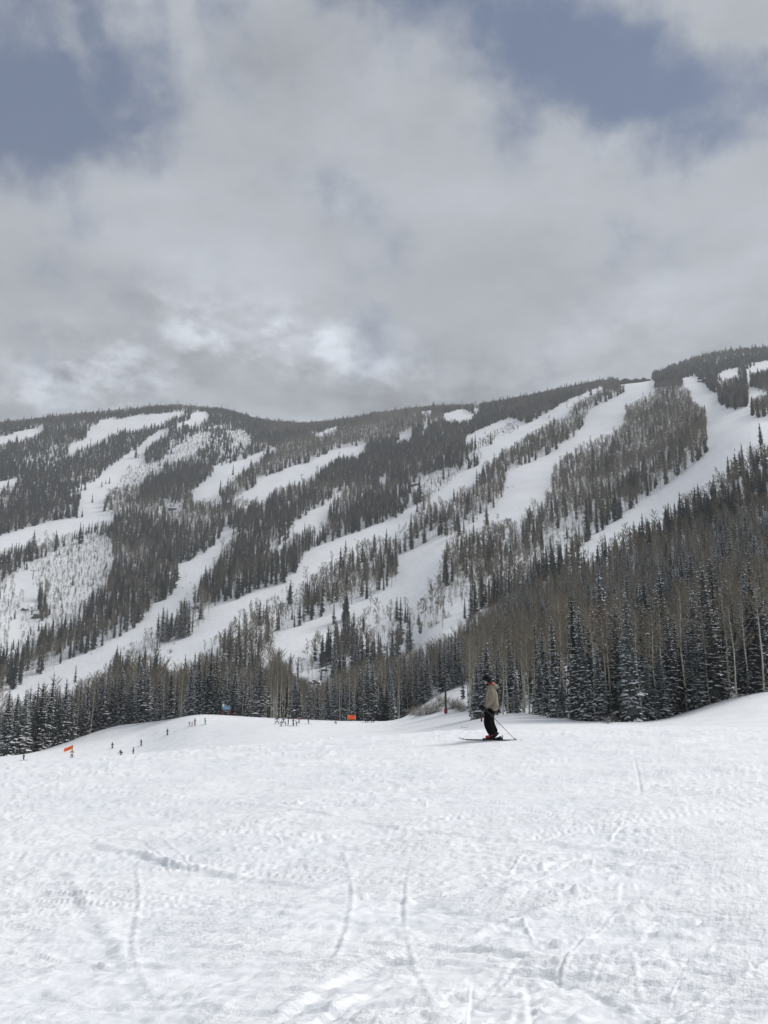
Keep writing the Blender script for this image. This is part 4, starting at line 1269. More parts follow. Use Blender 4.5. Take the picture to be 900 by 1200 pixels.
# ------------------------------------------------------------------ boxes, lofts and other small builders
def box_geo(g, c, s, m=0, rz=0.0, taper=1.0):
    cx, cy, cz = c; sx, sy, sz = s[0] / 2, s[1] / 2, s[2] / 2
    k = len(g.v); ca, sa = math.cos(rz), math.sin(rz)
    for dz in (-1, 1):
        t = taper if dz > 0 else 1
        for dx, dy in ((-1, -1), (1, -1), (1, 1), (-1, 1)):
            x, y = dx * sx * t, dy * sy * t
            g.v.append((cx + x * ca - y * sa, cy + x * sa + y * ca, cz + dz * sz))
    for f in ((0, 3, 2, 1), (4, 5, 6, 7), (0, 1, 5, 4), (1, 2, 6, 5), (2, 3, 7, 6), (3, 0, 4, 7)):
        g.f.append(tuple(k + q for q in f)); g.m.append(m)


def bevel(o, w=0.01, seg=2):
    b = o.modifiers.new('bevel', 'BEVEL'); b.width = w; b.segments = seg; b.limit_method = 'ANGLE'
    return o


# rocks: lumpy outcrops half buried in snow
def rock(u, v, size, label, rmin=300):
    p, r = at(u, v, rmin)
    bm = bmesh.new(); bmesh.ops.create_icosphere(bm, subdivisions=3, radius=1)
    rq = random.Random(int(u * 7 + v))
    ox, oy = rq.uniform(0, 90), rq.uniform(0, 90)
    for q in bm.verts:
        c = q.co
        n = float(fbm(np.array([c.x * 1.3 + ox + c.z]), np.array([c.y * 1.3 + oy - c.z]), 3)[0])
        q.co = c * (1 + 0.75 * n)
        q.co.x *= size * 1.4; q.co.y *= size * 0.9; q.co.z *= size * 0.75
    me = bpy.data.meshes.new("rock_outcrop")
    me.materials.append(M['rock']); me.materials.append(M['tree_snow'])
    bm.normal_update()
    for f in bm.faces:
        f.material_index = 1 if f.normal.z > 0.62 else 0
    bm.to_mesh(me); bm.free()
    o = link("rock_outcrop", me, loc=(p.x, p.y, p.z + 0.1 * size))
    tag(o, label, 'rock', 'dark rock outcrops on the mountain')


rock(43, 724, 4.2, "dark rock outcrop on the brushy far left slope, lower of two")
rock(30, 715, 2.6, "dark rock outcrop on the brushy far left slope, upper of two")
rock(368, 801, 2.4, "dark rock in the face of the snowy knoll above the middle wood")
rock(487, 569, 4.5, "dark rock beside the long run under the dense spruce band")
rock(477, 563, 3.0, "dark rock above another beside the long run's upper left bank")
rock(826, 447, 7.0, "dark rock outcrop at the head of the upper right run")
rock(231, 713, 2.4, "small dark rock beside the narrow lower left run's right bank")
rock(382, 786, 1.5, "small dark rock right of the snowy knoll's top")


# the snowy knoll and the bushes on the gully bank
def place_bush(u, v, h, label, rmin=120, mesh=None, rad=1.0):
    p, r = at(u, v, rmin)
    rq = random.Random(int(u * 13 + v * 3))
    o = link("snowy_bush", mesh or BUSH_NEAR[rq.randrange(3)], loc=(p.x, p.y, p.z - 0.05))
    o.scale = (h / 1.5 * rad, h / 1.5 * rad, h / 1.5); o.rotation_euler = (0, 0, rq.uniform(0, 6))
    tag(o, label, 'bush', 'bare snowy bushes')


gb = [(484, 838, 2.6), (489, 839, 2.4), (495, 838, 2.8), (501, 837, 2.4), (507, 836, 3.0), (512, 834, 3.0), (517, 828, 3.0), (521, 824, 2.6), (508, 829, 2.4), (500, 832, 2.2),
      (529, 830, 3.2), (534, 830, 3.4), (538, 832, 3.0), (490, 833, 2.0), (515, 822, 2.2), (542, 834, 2.6)]
for j, (u, v, h) in enumerate(sorted(gb)):
    place_bush(u, v, h, f"bare frosted bush on the gully bank, {ordw(j)} from the left", 130)
for (u, v, h, w) in [(712, 848, 1.0, 'bare twiggy bush at the snow edge between the right wood\'s aspens'), (719, 846, 1.4, 'low bush right of the twiggy one at the right wood edge'),
                     (843, 822, 1.2, 'twiggy bush beside the rounded snow mound under the right spruces')]:
    place_bush(u, v, h, w, 80)
for j, (u, v, h) in enumerate([(461, 745, 5.0), (478, 748, 5.0), (505, 735, 4.5), (513, 731, 4.0), (523, 724, 5.0), (452, 762, 5.0), (176, 774, 5), (170, 772, 4), (271, 770, 5), (200, 765, 3.6)]):
    where = 'above the lowest run' if u > 400 else 'below the lower left run'
    place_bush(u, v, h, f"large round brown bush {where}, {ordw(j if u > 400 else j - 6)} listed from the top", 350, BR[j % 4], 1.2)


# ------------------------------------------------------------------ small painted and metal things
P = {
    'orange': simple_mat("orange_banner", (0.85, 0.13, 0.03), 0.6, 0.08, 3),
    'white_post': simple_mat("white_post", (0.7, 0.7, 0.7), 0.5, 0.05, 3),
    'wood_post': simple_mat("wood_post", (0.12, 0.09, 0.06), 0.9, 0.3, 6),
    'blue': simple_mat("blue_sign_paint", (0.13, 0.27, 0.42), 0.4, 0.05, 3),
    'pale_panel': simple_mat("pale_sign_panel", (0.62, 0.68, 0.72), 0.5, 0.05, 3),
    'red_pad': simple_mat("red_pad", (0.22, 0.018, 0.025), 0.6, 0.15, 4),
    'dark_steel': simple_mat("dark_steel", (0.04, 0.045, 0.05), 0.5, 0.2, 2),
    'grey_steel': simple_mat("grey_steel", (0.16, 0.17, 0.18), 0.5, 0.15, 2),
    'log_wall': simple_mat("log_wall", (0.05, 0.04, 0.035), 0.9, 0.3, 1),
    'glass': simple_mat("window_glass", (0.03, 0.035, 0.045), 0.15, 0.0, 1, 0, 0.5),
    'roof_snow': simple_mat("roof_snow", (0.78, 0.80, 0.84), 0.7, 0.04, 0.5),
}


def banner(u, v, r, w, h, tilt, label):
    """an orange warning banner bowed between two bamboo poles"""
    p = at_r(u, r)
    root = link("warning_banner", None, loc=p); tag(root, label, 'banner')
    root.rotation_euler = (0, 0, -math.atan2(p.x, p.y))
    g = Geo(); n = 10
    for i in range(n + 1):
        t = i / n - 0.5
        sag = -0.10 * math.cos(t * math.pi) + tilt * t
        bow = 0.16 * math.cos(t * math.pi)
        for q, zz in ((0, 0.45), (1, 0.45 + h)):
            g.v.append((t * w, bow, zz + sag)); g.v.append((t * w, bow + 0.02, zz + sag))
    for i in range(n):
        a, b = i * 4, i * 4 + 4
        g.f += [(a, b, b + 2, a + 2), (a + 1, a + 3, b + 3, b + 1), (a + 2, b + 2, b + 3, a + 3), (a, a + 1, b + 1, b)]; g.m += [0] * 4
    link('cloth', g.mesh("banner_cloth", [P['orange']], True), root)
    g = Geo()
    pole = Geo(); pole.tube([(0, 0, -0.5), (0, 0, 0.45 + h + abs(tilt) * 0.5 + 0.15)], [0.035, 0.025], 8)
    me = pole.mesh("banner_pole", [P['white_post']])
    for s in (-1, 1):
        link('pole', me, root, (s * w / 2, 0.01, 0))
    return root


banner(80, 877, 212, 2.0, 0.8, 0.75, "orange warning banner slanting on the far left slope above the tan skier")
banner(412, 846, 205, 1.9, 1.0, 0.0, "orange warning banner standing level before the middle wood")


def blue_sign():
    p = at_r(265, 231)
    root = link("trail_sign", None, loc=p); root.rotation_euler = (0, 0, -math.atan2(p.x, p.y))
    tag(root, "blue trail sign on two red-padded posts at the crest of the left slope", 'sign')
    g = Geo(); box_geo(g, (0, 0, 1.95), (2.1, 0.08, 1.1)); bevel(link('board', g.mesh("sign_board", [P['blue']]), root), 0.02)
    g = Geo(); box_geo(g, (-0.85, -0.01, 2.62), (0.55, 0.07, 0.85)); bevel(link('small_panel', g.mesh("sign_panel", [P['pale_panel']]), root), 0.02)
    g = Geo(); box_geo(g, (0.85, -0.01, 2.7), (0.5, 0.07, 0.35)); bevel(link('dark_panel', g.mesh("sign_dark_panel", [P['dark_steel']]), root), 0.02)
    g = Geo(); box_geo(g, (0, -0.045, 1.9), (1.3, 0.012, 0.10)); link('stripe', g.mesh("sign_stripe", [P['pale_panel']]), root)
    g = Geo(); g.tube([(0, 0, -0.5), (0, 0, 3.0)], [0.07, 0.06], 8); pm = g.mesh("sign_post", [P['wood_post']])
    g = Geo(); g.tube([(0, 0, 0.0), (0, 0, 0.1), (0, 0, 1.15), (0, 0, 1.25)], [0.22, 0.27, 0.27, 0.2], 12); qm = g.mesh("post_pad", [P['red_pad']], True)
    for s in (-0.95, 0.95):
        po = link('post', pm, root, (s, 0.08, 0)); link('pad', qm, po)


blue_sign()


def padded_post(u, r, hgt, label, dark=True):
    p = at_r(u, r)
    root = link("lift_tower", None, loc=p); root.rotation_euler = (0, 0, -math.atan2(p.x, p.y) + 0.25); tag(root, label, 'lift tower')
    g = Geo(); g.tube([(0, 0, -0.5), (0, 0, 0.2), (0, 0, hgt)], [0.26, 0.24, 0.19], 12); link('pole', g.mesh("tower_pole", [P['dark_steel']], True), root)
    g = Geo(); g.tube([(0, 0, 0.15), (0, 0, 0.25), (0, 0, 1.1), (0, 0, 1.2)], [0.30, 0.36, 0.36, 0.3], 12); link('pad', g.mesh("tower_pad", [P['red_pad']], True), root)
    g = Geo(); box_geo(g, (0, 0, hgt + 0.1), (3.6, 0.25, 0.25)); link('crossarm', g.mesh("tower_crossarm", [P['dark_steel']]), root)
    g = Geo()
    for s in (-1, 1):
        box_geo(g, (s * 1.7, 0, hgt - 0.15), (0.18, 1.8, 0.16))
        for q in (-0.7, -0.25, 0.25, 0.7):
            g.tube([(s * 1.7 - 0.12, q, hgt - 0.3), (s * 1.7 + 0.12, q, hgt - 0.3)], [0.16, 0.16], 10)
    link('wheel_assembly', g.mesh("tower_wheels", [P['grey_steel']]), root)


padded_post(522.5, 178, 6.6, "dark lift tower with a red pad at its foot beside the bushy gully bank")


def slalom_post(u, r, label):
    p = at_r(u, r)
    root = link("padded_post", None, loc=p); tag(root, label, 'post')
    g = Geo(); g.tube([(0, 0, -0.3), (0, 0, 1.0)], [0.045, 0.04], 8); link('post', g.mesh("marker_post", [P['wood_post']]), root)
    g = Geo(); g.tube([(0, 0, 0.05), (0, 0, 0.10), (0, 0, 0.62), (0, 0, 0.68)], [0.09, 0.12, 0.12, 0.09], 10); link('pad', g.mesh("marker_pad", [P['red_pad']], True), root)


slalom_post(564.3, 118, "short post with a dark red pad just behind the large skier's knees")


def mountain_tower(u, v, h, label):
    p, r = at(u, v, 500)
    root = link("lift_tower", None, loc=p); tag(root, label, 'lift tower', 'chairlift towers on the mountain')
    g = Geo(); g.tube([(0, 0, -1), (0, 0, h)], [0.5, 0.35], 8); link('pole', g.mesh("tower_pole", [P['dark_steel']], True), root)
    g = Geo(); box_geo(g, (0, 0, h + 0.2), (6.0, 0.5, 0.5)); link('crossarm', g.mesh("tower_crossarm", [P['dark_steel']]), root)
    g = Geo()
    for s in (-2.7, 2.7):
        box_geo(g, (s, 0, h - 0.2), (0.4, 2.6, 0.35))
    link('wheel_assembly', g.mesh("tower_wheels", [P['grey_steel']]), root)


mountain_tower(38.5, 679, 9.5, "chairlift tower with a crossarm on the brushy far left slope")
mountain_tower(664.5, 478, 12.0, "chairlift tower standing in the thin upper run below the ridge")
mountain_tower(353.5, 563, 9.0, "chairlift tower at the lower edge of the broad middle run")


# the lodge on the ridge and the hut by the left run
def lodge():
    p, r = at(741, 449, 1000, 2100)
    root = link("ridge_lodge", None, loc=(p.x, p.y, p.z - 0.5)); tag(root, "dark low lodge with snowy gabled roofs on the ridge above the broad run", 'building')
    root.rotation_euler = (0, 0, -math.atan2(p.x, p.y) + 0.06)
    k = r / 1500.0
    root.scale = (k, k, k)
    def gable(cx, w, d, zh, rh, ov, parent):
        g = Geo(); box_geo(g, (cx, 0, zh / 2), (w, d, zh))
        b = len(g.v); g.v += [(cx - w / 2, -d / 2, zh), (cx + w / 2, -d / 2, zh), (cx, -d / 2, zh + rh), (cx - w / 2, d / 2, zh), (cx + w / 2, d / 2, zh), (cx, d / 2, zh + rh)]
        g.f += [(b, b + 1, b + 2), (b + 3, b + 5, b + 4)]; g.m += [0, 0]
        link('wall', g.mesh("lodge_wall", [P['log_wall']]), parent)
        g = Geo(); t = 0.6
        hw = w / 2 + ov
        zz = zh - rh * ov / (w / 2)
        for s in (-1, 1):
            b = len(g.v)
            for yy in (-d / 2 - ov, d / 2 + ov):
                g.v += [(cx + s * hw, yy, zz + 0.05), (cx, yy, zh + rh + 0.05), (cx, yy, zh + rh + t), (cx + s * hw, yy, zz + t)]
            g.f += [(b, b + 1, b + 2, b + 3), (b + 4, b + 7, b + 6, b + 5), (b, b + 4, b + 5, b + 1), (b + 3, b + 2, b + 6, b + 7), (b, b + 3, b + 7, b + 4)]; g.m += [0] * 5
        link('roof', g.mesh("lodge_roof", [P['roof_snow'] if w > 20 else P['log_wall']]), parent)
        gw = Geo(); box_geo(gw, (0, 0, 0), (1.6, 0.15, 1.5)); wm = gw.mesh("lodge_window", [P['glass']])
        for j in range(int(w / 4)):
            link('window', wm, parent, (cx - w / 2 + 2.4 + j * 4, -d / 2 - 0.08, zh * 0.5))
    gable(-13, 24, 14, 3.2, 5.2, 1.5, root)
    gable(6, 14, 12, 3.2, 3.0, 1.0, root)
    gable(20, 11, 12, 3.0, 4.0, 1.0, root)
    g = Geo(); box_geo(g, (14, 4, 2.8), (44, 10, 4.2), 0, 0, 0.86); link('snowy_roof', g.mesh("lodge_long_roof", [P['roof_snow']]), root)
    g = Geo(); box_geo(g, (4, -9, 0.6), (56, 5, 1.4)); link('deck', g.mesh("lodge_deck", [P['log_wall']]), root)


lodge()


def hut():
    p, r = at(202, 598, 500, 1600)
    root = link("lift_hut", None, loc=p); tag(root, "small dark hut under a thick snowy roof in the clearing of the left woods", 'building')
    root.rotation_euler = (0, 0, -math.atan2(p.x, p.y) - 0.15)
    g = Geo(); box_geo(g, (0, 0, 1.2), (11, 6, 2.9)); link('wall', g.mesh("hut_wall", [P['log_wall']]), root)
    g = Geo(); box_geo(g, (0, 0, 3.1), (12.6, 8.0, 1.0), 0, 0, 0.8); link('roof', g.mesh("hut_roof", [P['roof_snow']]), root)
    gw = Geo(); box_geo(gw, (0, 0, 0), (1.4, 0.12, 1.0)); wm = gw.mesh("hut_window", [P['glass']])
    for x in (-3.5, 0, 3.5):
        link('window', wm, root, (x, -3.06, 1.5))


hut()


def low_rope():
    p = at_r(545, 112)
    root = link("rope_line", None, loc=p); tag(root, "short faded red rope line low on the snow left of the large skier", 'rope')
    g = Geo(); g.tube([(-0.45, 0, 0.10), (-0.15, 0, 0.06), (0.15, 0, 0.07), (0.45, 0, 0.12)], [0.022] * 4, 6); link('rope', g.mesh("rope", [P['red_pad']]), root)
    g = Geo(); g.tube([(0, 0, -0.1), (0, 0, 0.2)], [0.02, 0.02], 6); me = g.mesh("stake", [P['red_pad']])
    link('stake', me, root, (-0.46, 0, 0)); link('stake', me, root, (0.46, 0, 0))


low_rope()


# ------------------------------------------------------------------ people
def skin(name, joints, edges, mat, parent, sub=2, root_i=0, loc=(0, 0, 0)):
    me = bpy.data.meshes.new(name)
    me.from_pydata([j[:3] for j in joints], edges, [])
    me.materials.append(mat)
    o = link(name, me, parent, loc)
    md = o.modifiers.new('skin', 'SKIN'); md.use_smooth_shade = True; md.branch_smoothing = 0.6
    for q, j in enumerate(joints):
        sv = me.skin_vertices[0].data[q]
        rr_ = j[3] if isinstance(j[3], tuple) else (j[3], j[3])
        sv.radius = rr_; sv.use_root = (q == root_i)
    if sub:
        s = o.modifiers.new('sub', 'SUBSURF'); s.levels = sub; s.render_levels = sub
    return o


def ellipsoid(name, c, s, mat, parent, seg=20, fn=None):
    bm = bmesh.new(); bmesh.ops.create_uvsphere(bm, u_segments=seg, v_segments=seg // 2 + 2, radius=1)
    for q in bm.verts:
        co = q.co.copy()
        if fn: co = fn(co)
        q.co = Vector((c[0] + co.x * s[0], c[1] + co.y * s[1], c[2] + co.z * s[2]))
    for f in bm.faces: f.smooth = True
    me = bpy.data.meshes.new(name); bm.to_mesh(me); bm.free(); me.materials.append(mat)
    return link(name, me, parent)


K = {
    'jacket': simple_mat("tan_jacket", (0.215, 0.187, 0.142), 0.8, 0.12, 14, 0.5),
    'pants': simple_mat("black_pants", (0.004, 0.004, 0.005), 0.9, 0.3, 10, 0.3, 0.05),
    'helmet': simple_mat("black_helmet", (0.003, 0.003, 0.004), 0.6, 0.1, 10, 0, 0.15),
    'skin': simple_mat("face_skin", (0.50, 0.30, 0.22), 0.6, 0.05, 20),
    'collar': simple_mat("red_lining", (0.75, 0.09, 0.05), 0.8, 0.1, 20),
    'black': simple_mat("black_rubber", (0.006, 0.006, 0.007), 0.7, 0.2, 20, 0, 0.15),
    'boot_red': simple_mat("red_boot", (0.55, 0.03, 0.02), 0.4, 0.1, 20),
    'lens': simple_mat("goggle_lens", (0.05, 0.22, 0.28), 0.15, 0.0, 20, 0, 0.6),
    'hair': simple_mat("brown_hair", (0.035, 0.022, 0.015), 0.8, 0.3, 60),
    'alu': simple_mat("pole_metal", (0.06, 0.06, 0.065), 0.4, 0.1, 20),
    'ski': simple_mat("dark_ski", (0.03, 0.03, 0.04), 0.35, 0.1, 8),
    'zip': simple_mat("jacket_seam", (0.12, 0.10, 0.08), 0.8, 0.1, 20),
}


def main_skier():
    r = 23.0
    p = at_r(575, r)
    # the slope mesh carries its own relief here; stand on the smooth ground level
    root = link("person", None, loc=(p.x, p.y, p.z + 0.012))
    root.scale = (0.97, 0.97, 0.97)
    root.rotation_euler = (0, 0, -math.atan2(p.x, p.y))
    tag(root, "skier in a tan hooded jacket, black pants and black helmet standing side-on, looking left", 'person')
    # local frame: -x is the way the skier faces, y away from the viewer
    # legs and hips: one continuous trouser
    L_ = -0.13; Rr = 0.13
    j = [(0.035, 0, 0.86, (0.175, 0.16)), (0.03, 0, 0.98, (0.15, 0.14)),
         (-0.035, L_, 0.72, (0.155, 0.13)), (-0.085, L_ - 0.02, 0.50, (0.135, 0.115)), (-0.02, L_ - 0.02, 0.32, 0.122), (0.075, L_ - 0.02, 0.15, 0.125),
         (0.03, Rr, 0.72, (0.14, 0.13)), (-0.01, Rr + 0.02, 0.50, (0.125, 0.11)), (0.065, Rr + 0.02, 0.32, 0.118), (0.15, Rr + 0.02, 0.15, 0.12)]
    skin('pants', j, [(0, 1), (0, 2), (2, 3), (3, 4), (4, 5), (0, 6), (6, 7), (7, 8), (8, 9)], K['pants'], root)
    # jacket torso with both sleeves, one surface
    j = [(0.065, 0, 0.775, (0.200, 0.215)), (0.060, 0, 0.95, (0.192, 0.205)), (0.055, 0, 1.12, (0.180, 0.195)), (0.065, 0, 1.30, (0.175, 0.19)), (0.070, 0, 1.42, (0.130, 0.155)), (0.030, 0, 1.515, (0.080, 0.08)),
         (0.055, -0.20, 1.405, 0.085), (0.075, -0.265, 1.24, 0.078), (0.060, -0.275, 1.08, 0.072), (-0.030, -0.26, 0.985, 0.062), (-0.105, -0.235, 0.925, 0.052),
         (0.055, 0.20, 1.405, 0.085), (0.070, 0.265, 1.24, 0.078), (0.045, 0.275, 1.08, 0.072), (-0.060, 0.26, 1.00, 0.062), (-0.150, 0.235, 0.95, 0.052)]
    skin('jacket', j, [(0, 1), (1, 2), (2, 3), (3, 4), (4, 5), (4, 6), (6, 7), (7, 8), (8, 9), (9, 10), (4, 11), (11, 12), (12, 13), (13, 14), (14, 15)], K['jacket'], root, 2, 2)
    # front zip, pocket seam
    g = Geo(); g.tube([(-0.125, -0.045, 0.80), (-0.128, -0.04, 1.05), (-0.105, -0.04, 1.28), (-0.05, -0.03, 1.46)], [0.009] * 4, 6); link('zip', g.mesh("jacket_zip", [K['zip']]), root)
    g = Geo(); box_geo(g, (0.02, -0.205, 0.90), (0.15, 0.012, 0.02), 0, 0.05); link('pocket', g.mesh("jacket_pocket", [K['zip']]), root)
    # hood lying on the shoulders and the red lining showing above it
    def hood(c):
        return Vector((c.x * (1 + 0.15 * c.z), c.y, c.z * (0.8 + 0.2 * c.x)))
    ellipsoid('hood', (0.150, 0, 1.475), (0.105, 0.145, 0.085), K['jacket'], root, 20, hood)
    g = Geo(); n = 18
    for q in range(n):
        a = 2 * math.pi * q / n
        for zz, rr_ in ((1.47, 0.098), (1.53, 0.088)):
            g.v.append((0.035 + rr_ * math.cos(a) * 1.15, rr_ * math.sin(a), zz + 0.028 * math.cos(a)))
    for q in range(n):
        a, b = 2 * q, 2 * ((q + 1) % n); g.f.append((a, b, b + 1, a + 1)); g.m.append(0)
    o = link('collar', g.mesh("jacket_collar", [K['jacket']], True), root)
    so = o.modifiers.new('thick', 'SOLIDIFY'); so.thickness = 0.018
    ellipsoid('lining', (0.105, 0, 1.548), (0.060, 0.090, 0.026), K['collar'], root, 16)
    # neck, head with face; turned a little down
    head = skin('head', [(0.03, 0, 1.46, 0.055), (0.012, 0, 1.54, 0.056), (-0.035, 0, 1.60, (0.078, 0.070)), (-0.045, 0, 1.68, (0.090, 0.078))], [(0, 1), (1, 2), (2, 3)], K['skin'], root, 2)
    ellipsoid('jaw', (-0.085, 0, 1.578), (0.050, 0.050, 0.042), K['skin'], head, 14)
    ellipsoid('nose', (-0.142, 0, 1.618), (0.018, 0.014, 0.022), K['skin'], head, 10)
    ellipsoid('mouth', (-0.128, 0, 1.585), (0.008, 0.022, 0.005), K['boot_red'], head, 10)
    for s in (-1, 1):
        ellipsoid('ear', (-0.02, s * 0.082, 1.625), (0.022, 0.010, 0.030), K['skin'], head, 10)
        ellipsoid('eye', (-0.125, s * 0.03, 1.645), (0.010, 0.012, 0.008), K['black'], head, 10)
    ellipsoid('hair', (0.035, 0, 1.585), (0.062, 0.075, 0.060), K['hair'], head, 14)
    # helmet: shell with a brim and an ear guard, chin strap, goggles
    def shell(c):
        z = c.z if c.z > -0.25 else -0.25 + (c.z + 0.25) * 0.35
        return Vector((c.x, c.y, z))
    hel = ellipsoid('helmet', (-0.052, 0, 1.688), (0.138, 0.118, 0.118), K['helmet'], root, 28, shell)
    ellipsoid('brim', (-0.155, 0, 1.690), (0.050, 0.080, 0.016), K['helmet'], hel, 16)
    for s in (-1, 1):
        ellipsoid('ear_guard', (-0.018, s * 0.088, 1.630), (0.052, 0.026, 0.060), K['black'], hel, 14)
    g = Geo(); g.tube([(-0.03, -0.09, 1.60), (-0.06, -0.06, 1.545), (-0.075, 0, 1.528), (-0.06, 0.06, 1.545), (-0.03, 0.09, 1.60)], [0.008] * 5, 6); link('chin_strap', g.mesh("chin_strap", [K['black']]), hel)
    ellipsoid('goggles', (-0.125, 0, 1.650), (0.040, 0.074, 0.034), K['lens'], root, 18)
    g = Geo(); n = 20
    g.tube([(-0.125 + 0.0 * q, 0, 0) for q in range(2)], [0.001, 0.001], 3)
    g = Geo(); g.tube([(-0.13, -0.082, 1.655), (-0.06, -0.121, 1.672), (0.03, -0.10, 1.69), (0.085, 0, 1.70), (0.03, 0.10, 1.69), (-0.06, 0.121, 1.672), (-0.13, 0.082, 1.655)], [0.014] * 7, 6)
    link('goggle_strap', g.mesh("goggle_strap", [K['black']], True), root)
    ellipsoid('neck_warmer', (-0.035, 0, 1.530), (0.078, 0.078, 0.040), K['black'], root, 16)
    # gloves: palm, four fingers curled about the grip, thumb
    for s, hx, hz in ((-1, -0.155, 0.885), (1, -0.205, 0.91)):
        y = s * 0.235
        gl = skin('glove', [(hx + 0.035, y, hz + 0.025, 0.050), (hx, y, hz, (0.046, 0.040)), (hx - 0.045, y, hz - 0.02, (0.044, 0.036))], [(0, 1), (1, 2)], K['black'], root, 1)
        for q, (dz, ln) in enumerate(((0.030, 0.040), (0.008, 0.046), (-0.014, 0.043), (-0.034, 0.034))):
            fx, fz = hx - 0.055, hz - 0.018 + dz
            skin('finger', [(fx + 0.01, y - s * 0.005, fz, 0.0115), (fx - ln * 0.55, y - s * 0.018, fz - 0.006, 0.0110), (fx - ln * 0.60, y - s * 0.048, fz - 0.010, 0.0105), (fx - ln * 0.15, y - s * 0.060, fz - 0.010, 0.0095)],
                 [(0, 1), (1, 2), (2, 3)], K['black'], gl, 1)
        skin('thumb', [(hx + 0.005, y - s * 0.02, hz + 0.012, 0.014), (hx - 0.02, y - s * 0.050, hz + 0.022, 0.0125), (hx - 0.052, y - s * 0.052, hz + 0.020, 0.011)], [(0, 1), (1, 2)], K['black'], gl, 1)
    # boots: shell, cuff, buckles, sole
    for s, bx in ((-1, 0.045), (1, 0.115)):
        y = s * 0.15
        bt = skin('boot', [(bx + 0.07, y, 0.22, (0.080, 0.075)), (bx + 0.06, y, 0.12, (0.078, 0.070)), (bx - 0.06, y, 0.095, (0.062, 0.060)), (bx - 0.18, y, 0.085, (0.045, 0.050))], [(0, 1), (1, 2), (2, 3)], K['black'], root, 2, 1)
        g = Geo(); box_geo(g, (bx - 0.055, y, 0.048), (0.34, 0.085, 0.035)); bevel(link('sole', g.mesh("boot_sole", [K['black']]), bt), 0.008)
        ellipsoid('shell', (bx - 0.09, y, 0.115), (0.105, 0.060, 0.040), K['boot_red'], bt, 16)
        ellipsoid('cuff', (bx - 0.005, y, 0.165), (0.055, 0.070, 0.045), K['boot_red'], bt, 14)
        for q in range(3):
            g = Geo(); box_geo(g, (bx - 0.13 + 0.06 * q, y + (-0.06 if True else 0.06), 0.125 + 0.018 * q), (0.016, 0.02, 0.05)); bevel(link('buckle', g.mesh("boot_buckle", [K['alu']]), bt), 0.003)
    # skis with turned-up tips, bindings
    for s, dx in ((-1, 0.0), (1, 0.13)):
        y = s * 0.15
        g = Geo()
        sta = [(-0.80, 0.055, 0.030), (-0.77, 0.036, 0.046), (-0.72, 0.018, 0.052), (-0.66, 0.010, 0.054), (-0.4, 0.006, 0.046), (0.0, 0.008, 0.040), (0.45, 0.006, 0.045), (0.74, 0.008, 0.050), (0.80, 0.018, 0.044), (0.82, 0.026, 0.030)]
        for (x, z, w) in sta:
            for yy, zz in ((-w, 0), (w, 0), (w, 0.014), (-w, 0.014)):
                g.v.append((x - dx * 0.9 + 0.03, y + yy, z + zz))
        for q in range(len(sta) - 1):
            a, b = q * 4, q * 4 + 4
            for c in range(4):
                d = (c + 1) % 4
                g.f.append((a + c, a + d, b + d, b + c)); g.m.append(0)
        g.f += [(0, 1, 2, 3), (len(g.v) - 1, len(g.v) - 2, len(g.v) - 3, len(g.v) - 4)]; g.m += [0, 0]
        sk = link('ski', g.mesh("ski", [K['ski']]), root)
        bx = 0.045 if s < 0 else 0.115
        for bxo, nm, sz in ((bx - 0.235, 'toe_binding', (0.07, 0.07, 0.055)), (bx + 0.155, 'heel_binding', (0.10, 0.07, 0.085)), (bx + 0.215, 'brake_lever', (0.03, 0.05, 0.12))):
            g = Geo(); box_geo(g, (bxo, y, 0.02 + sz[2] / 2), sz, 0, 0, 0.7); bevel(link(nm, g.mesh(nm, [K['black']]), sk), 0.008)
    # poles, trailing back to the snow
    for s, a, b in ((-1, (-0.19, -0.205, 0.93), (0.70, -0.36, 0.02)), (1, (-0.24, 0.205, 0.96), (0.06, 0.42, 0.0))):
        a, b = Vector(a), Vector(b); d = (b - a).normalized()
        g = Geo(); g.tube([a, b], [0.0095, 0.007], 8); po = link('pole', g.mesh("pole_shaft", [K['alu']], True), root)
        g = Geo(); g.tube([a - d * 0.02, a, a + d * 0.12], [0.012, 0.019, 0.016], 10); link('grip', g.mesh("pole_grip", [K['black']], True), po)
        g = Geo(); c = b - d * 0.07; g.tube([c - d * 0.012, c, c + d * 0.006], [0.012, 0.045, 0.040], 14); link('basket', g.mesh("pole_basket", [K['black']], True), po)


main_skier()

_cloth = {}
def cloth(rgb):
    if rgb not in _cloth:
        _cloth[rgb] = simple_mat("cloth_%d" % len(_cloth), rgb, 0.8, 0.1, 6)
    return _cloth[rgb]


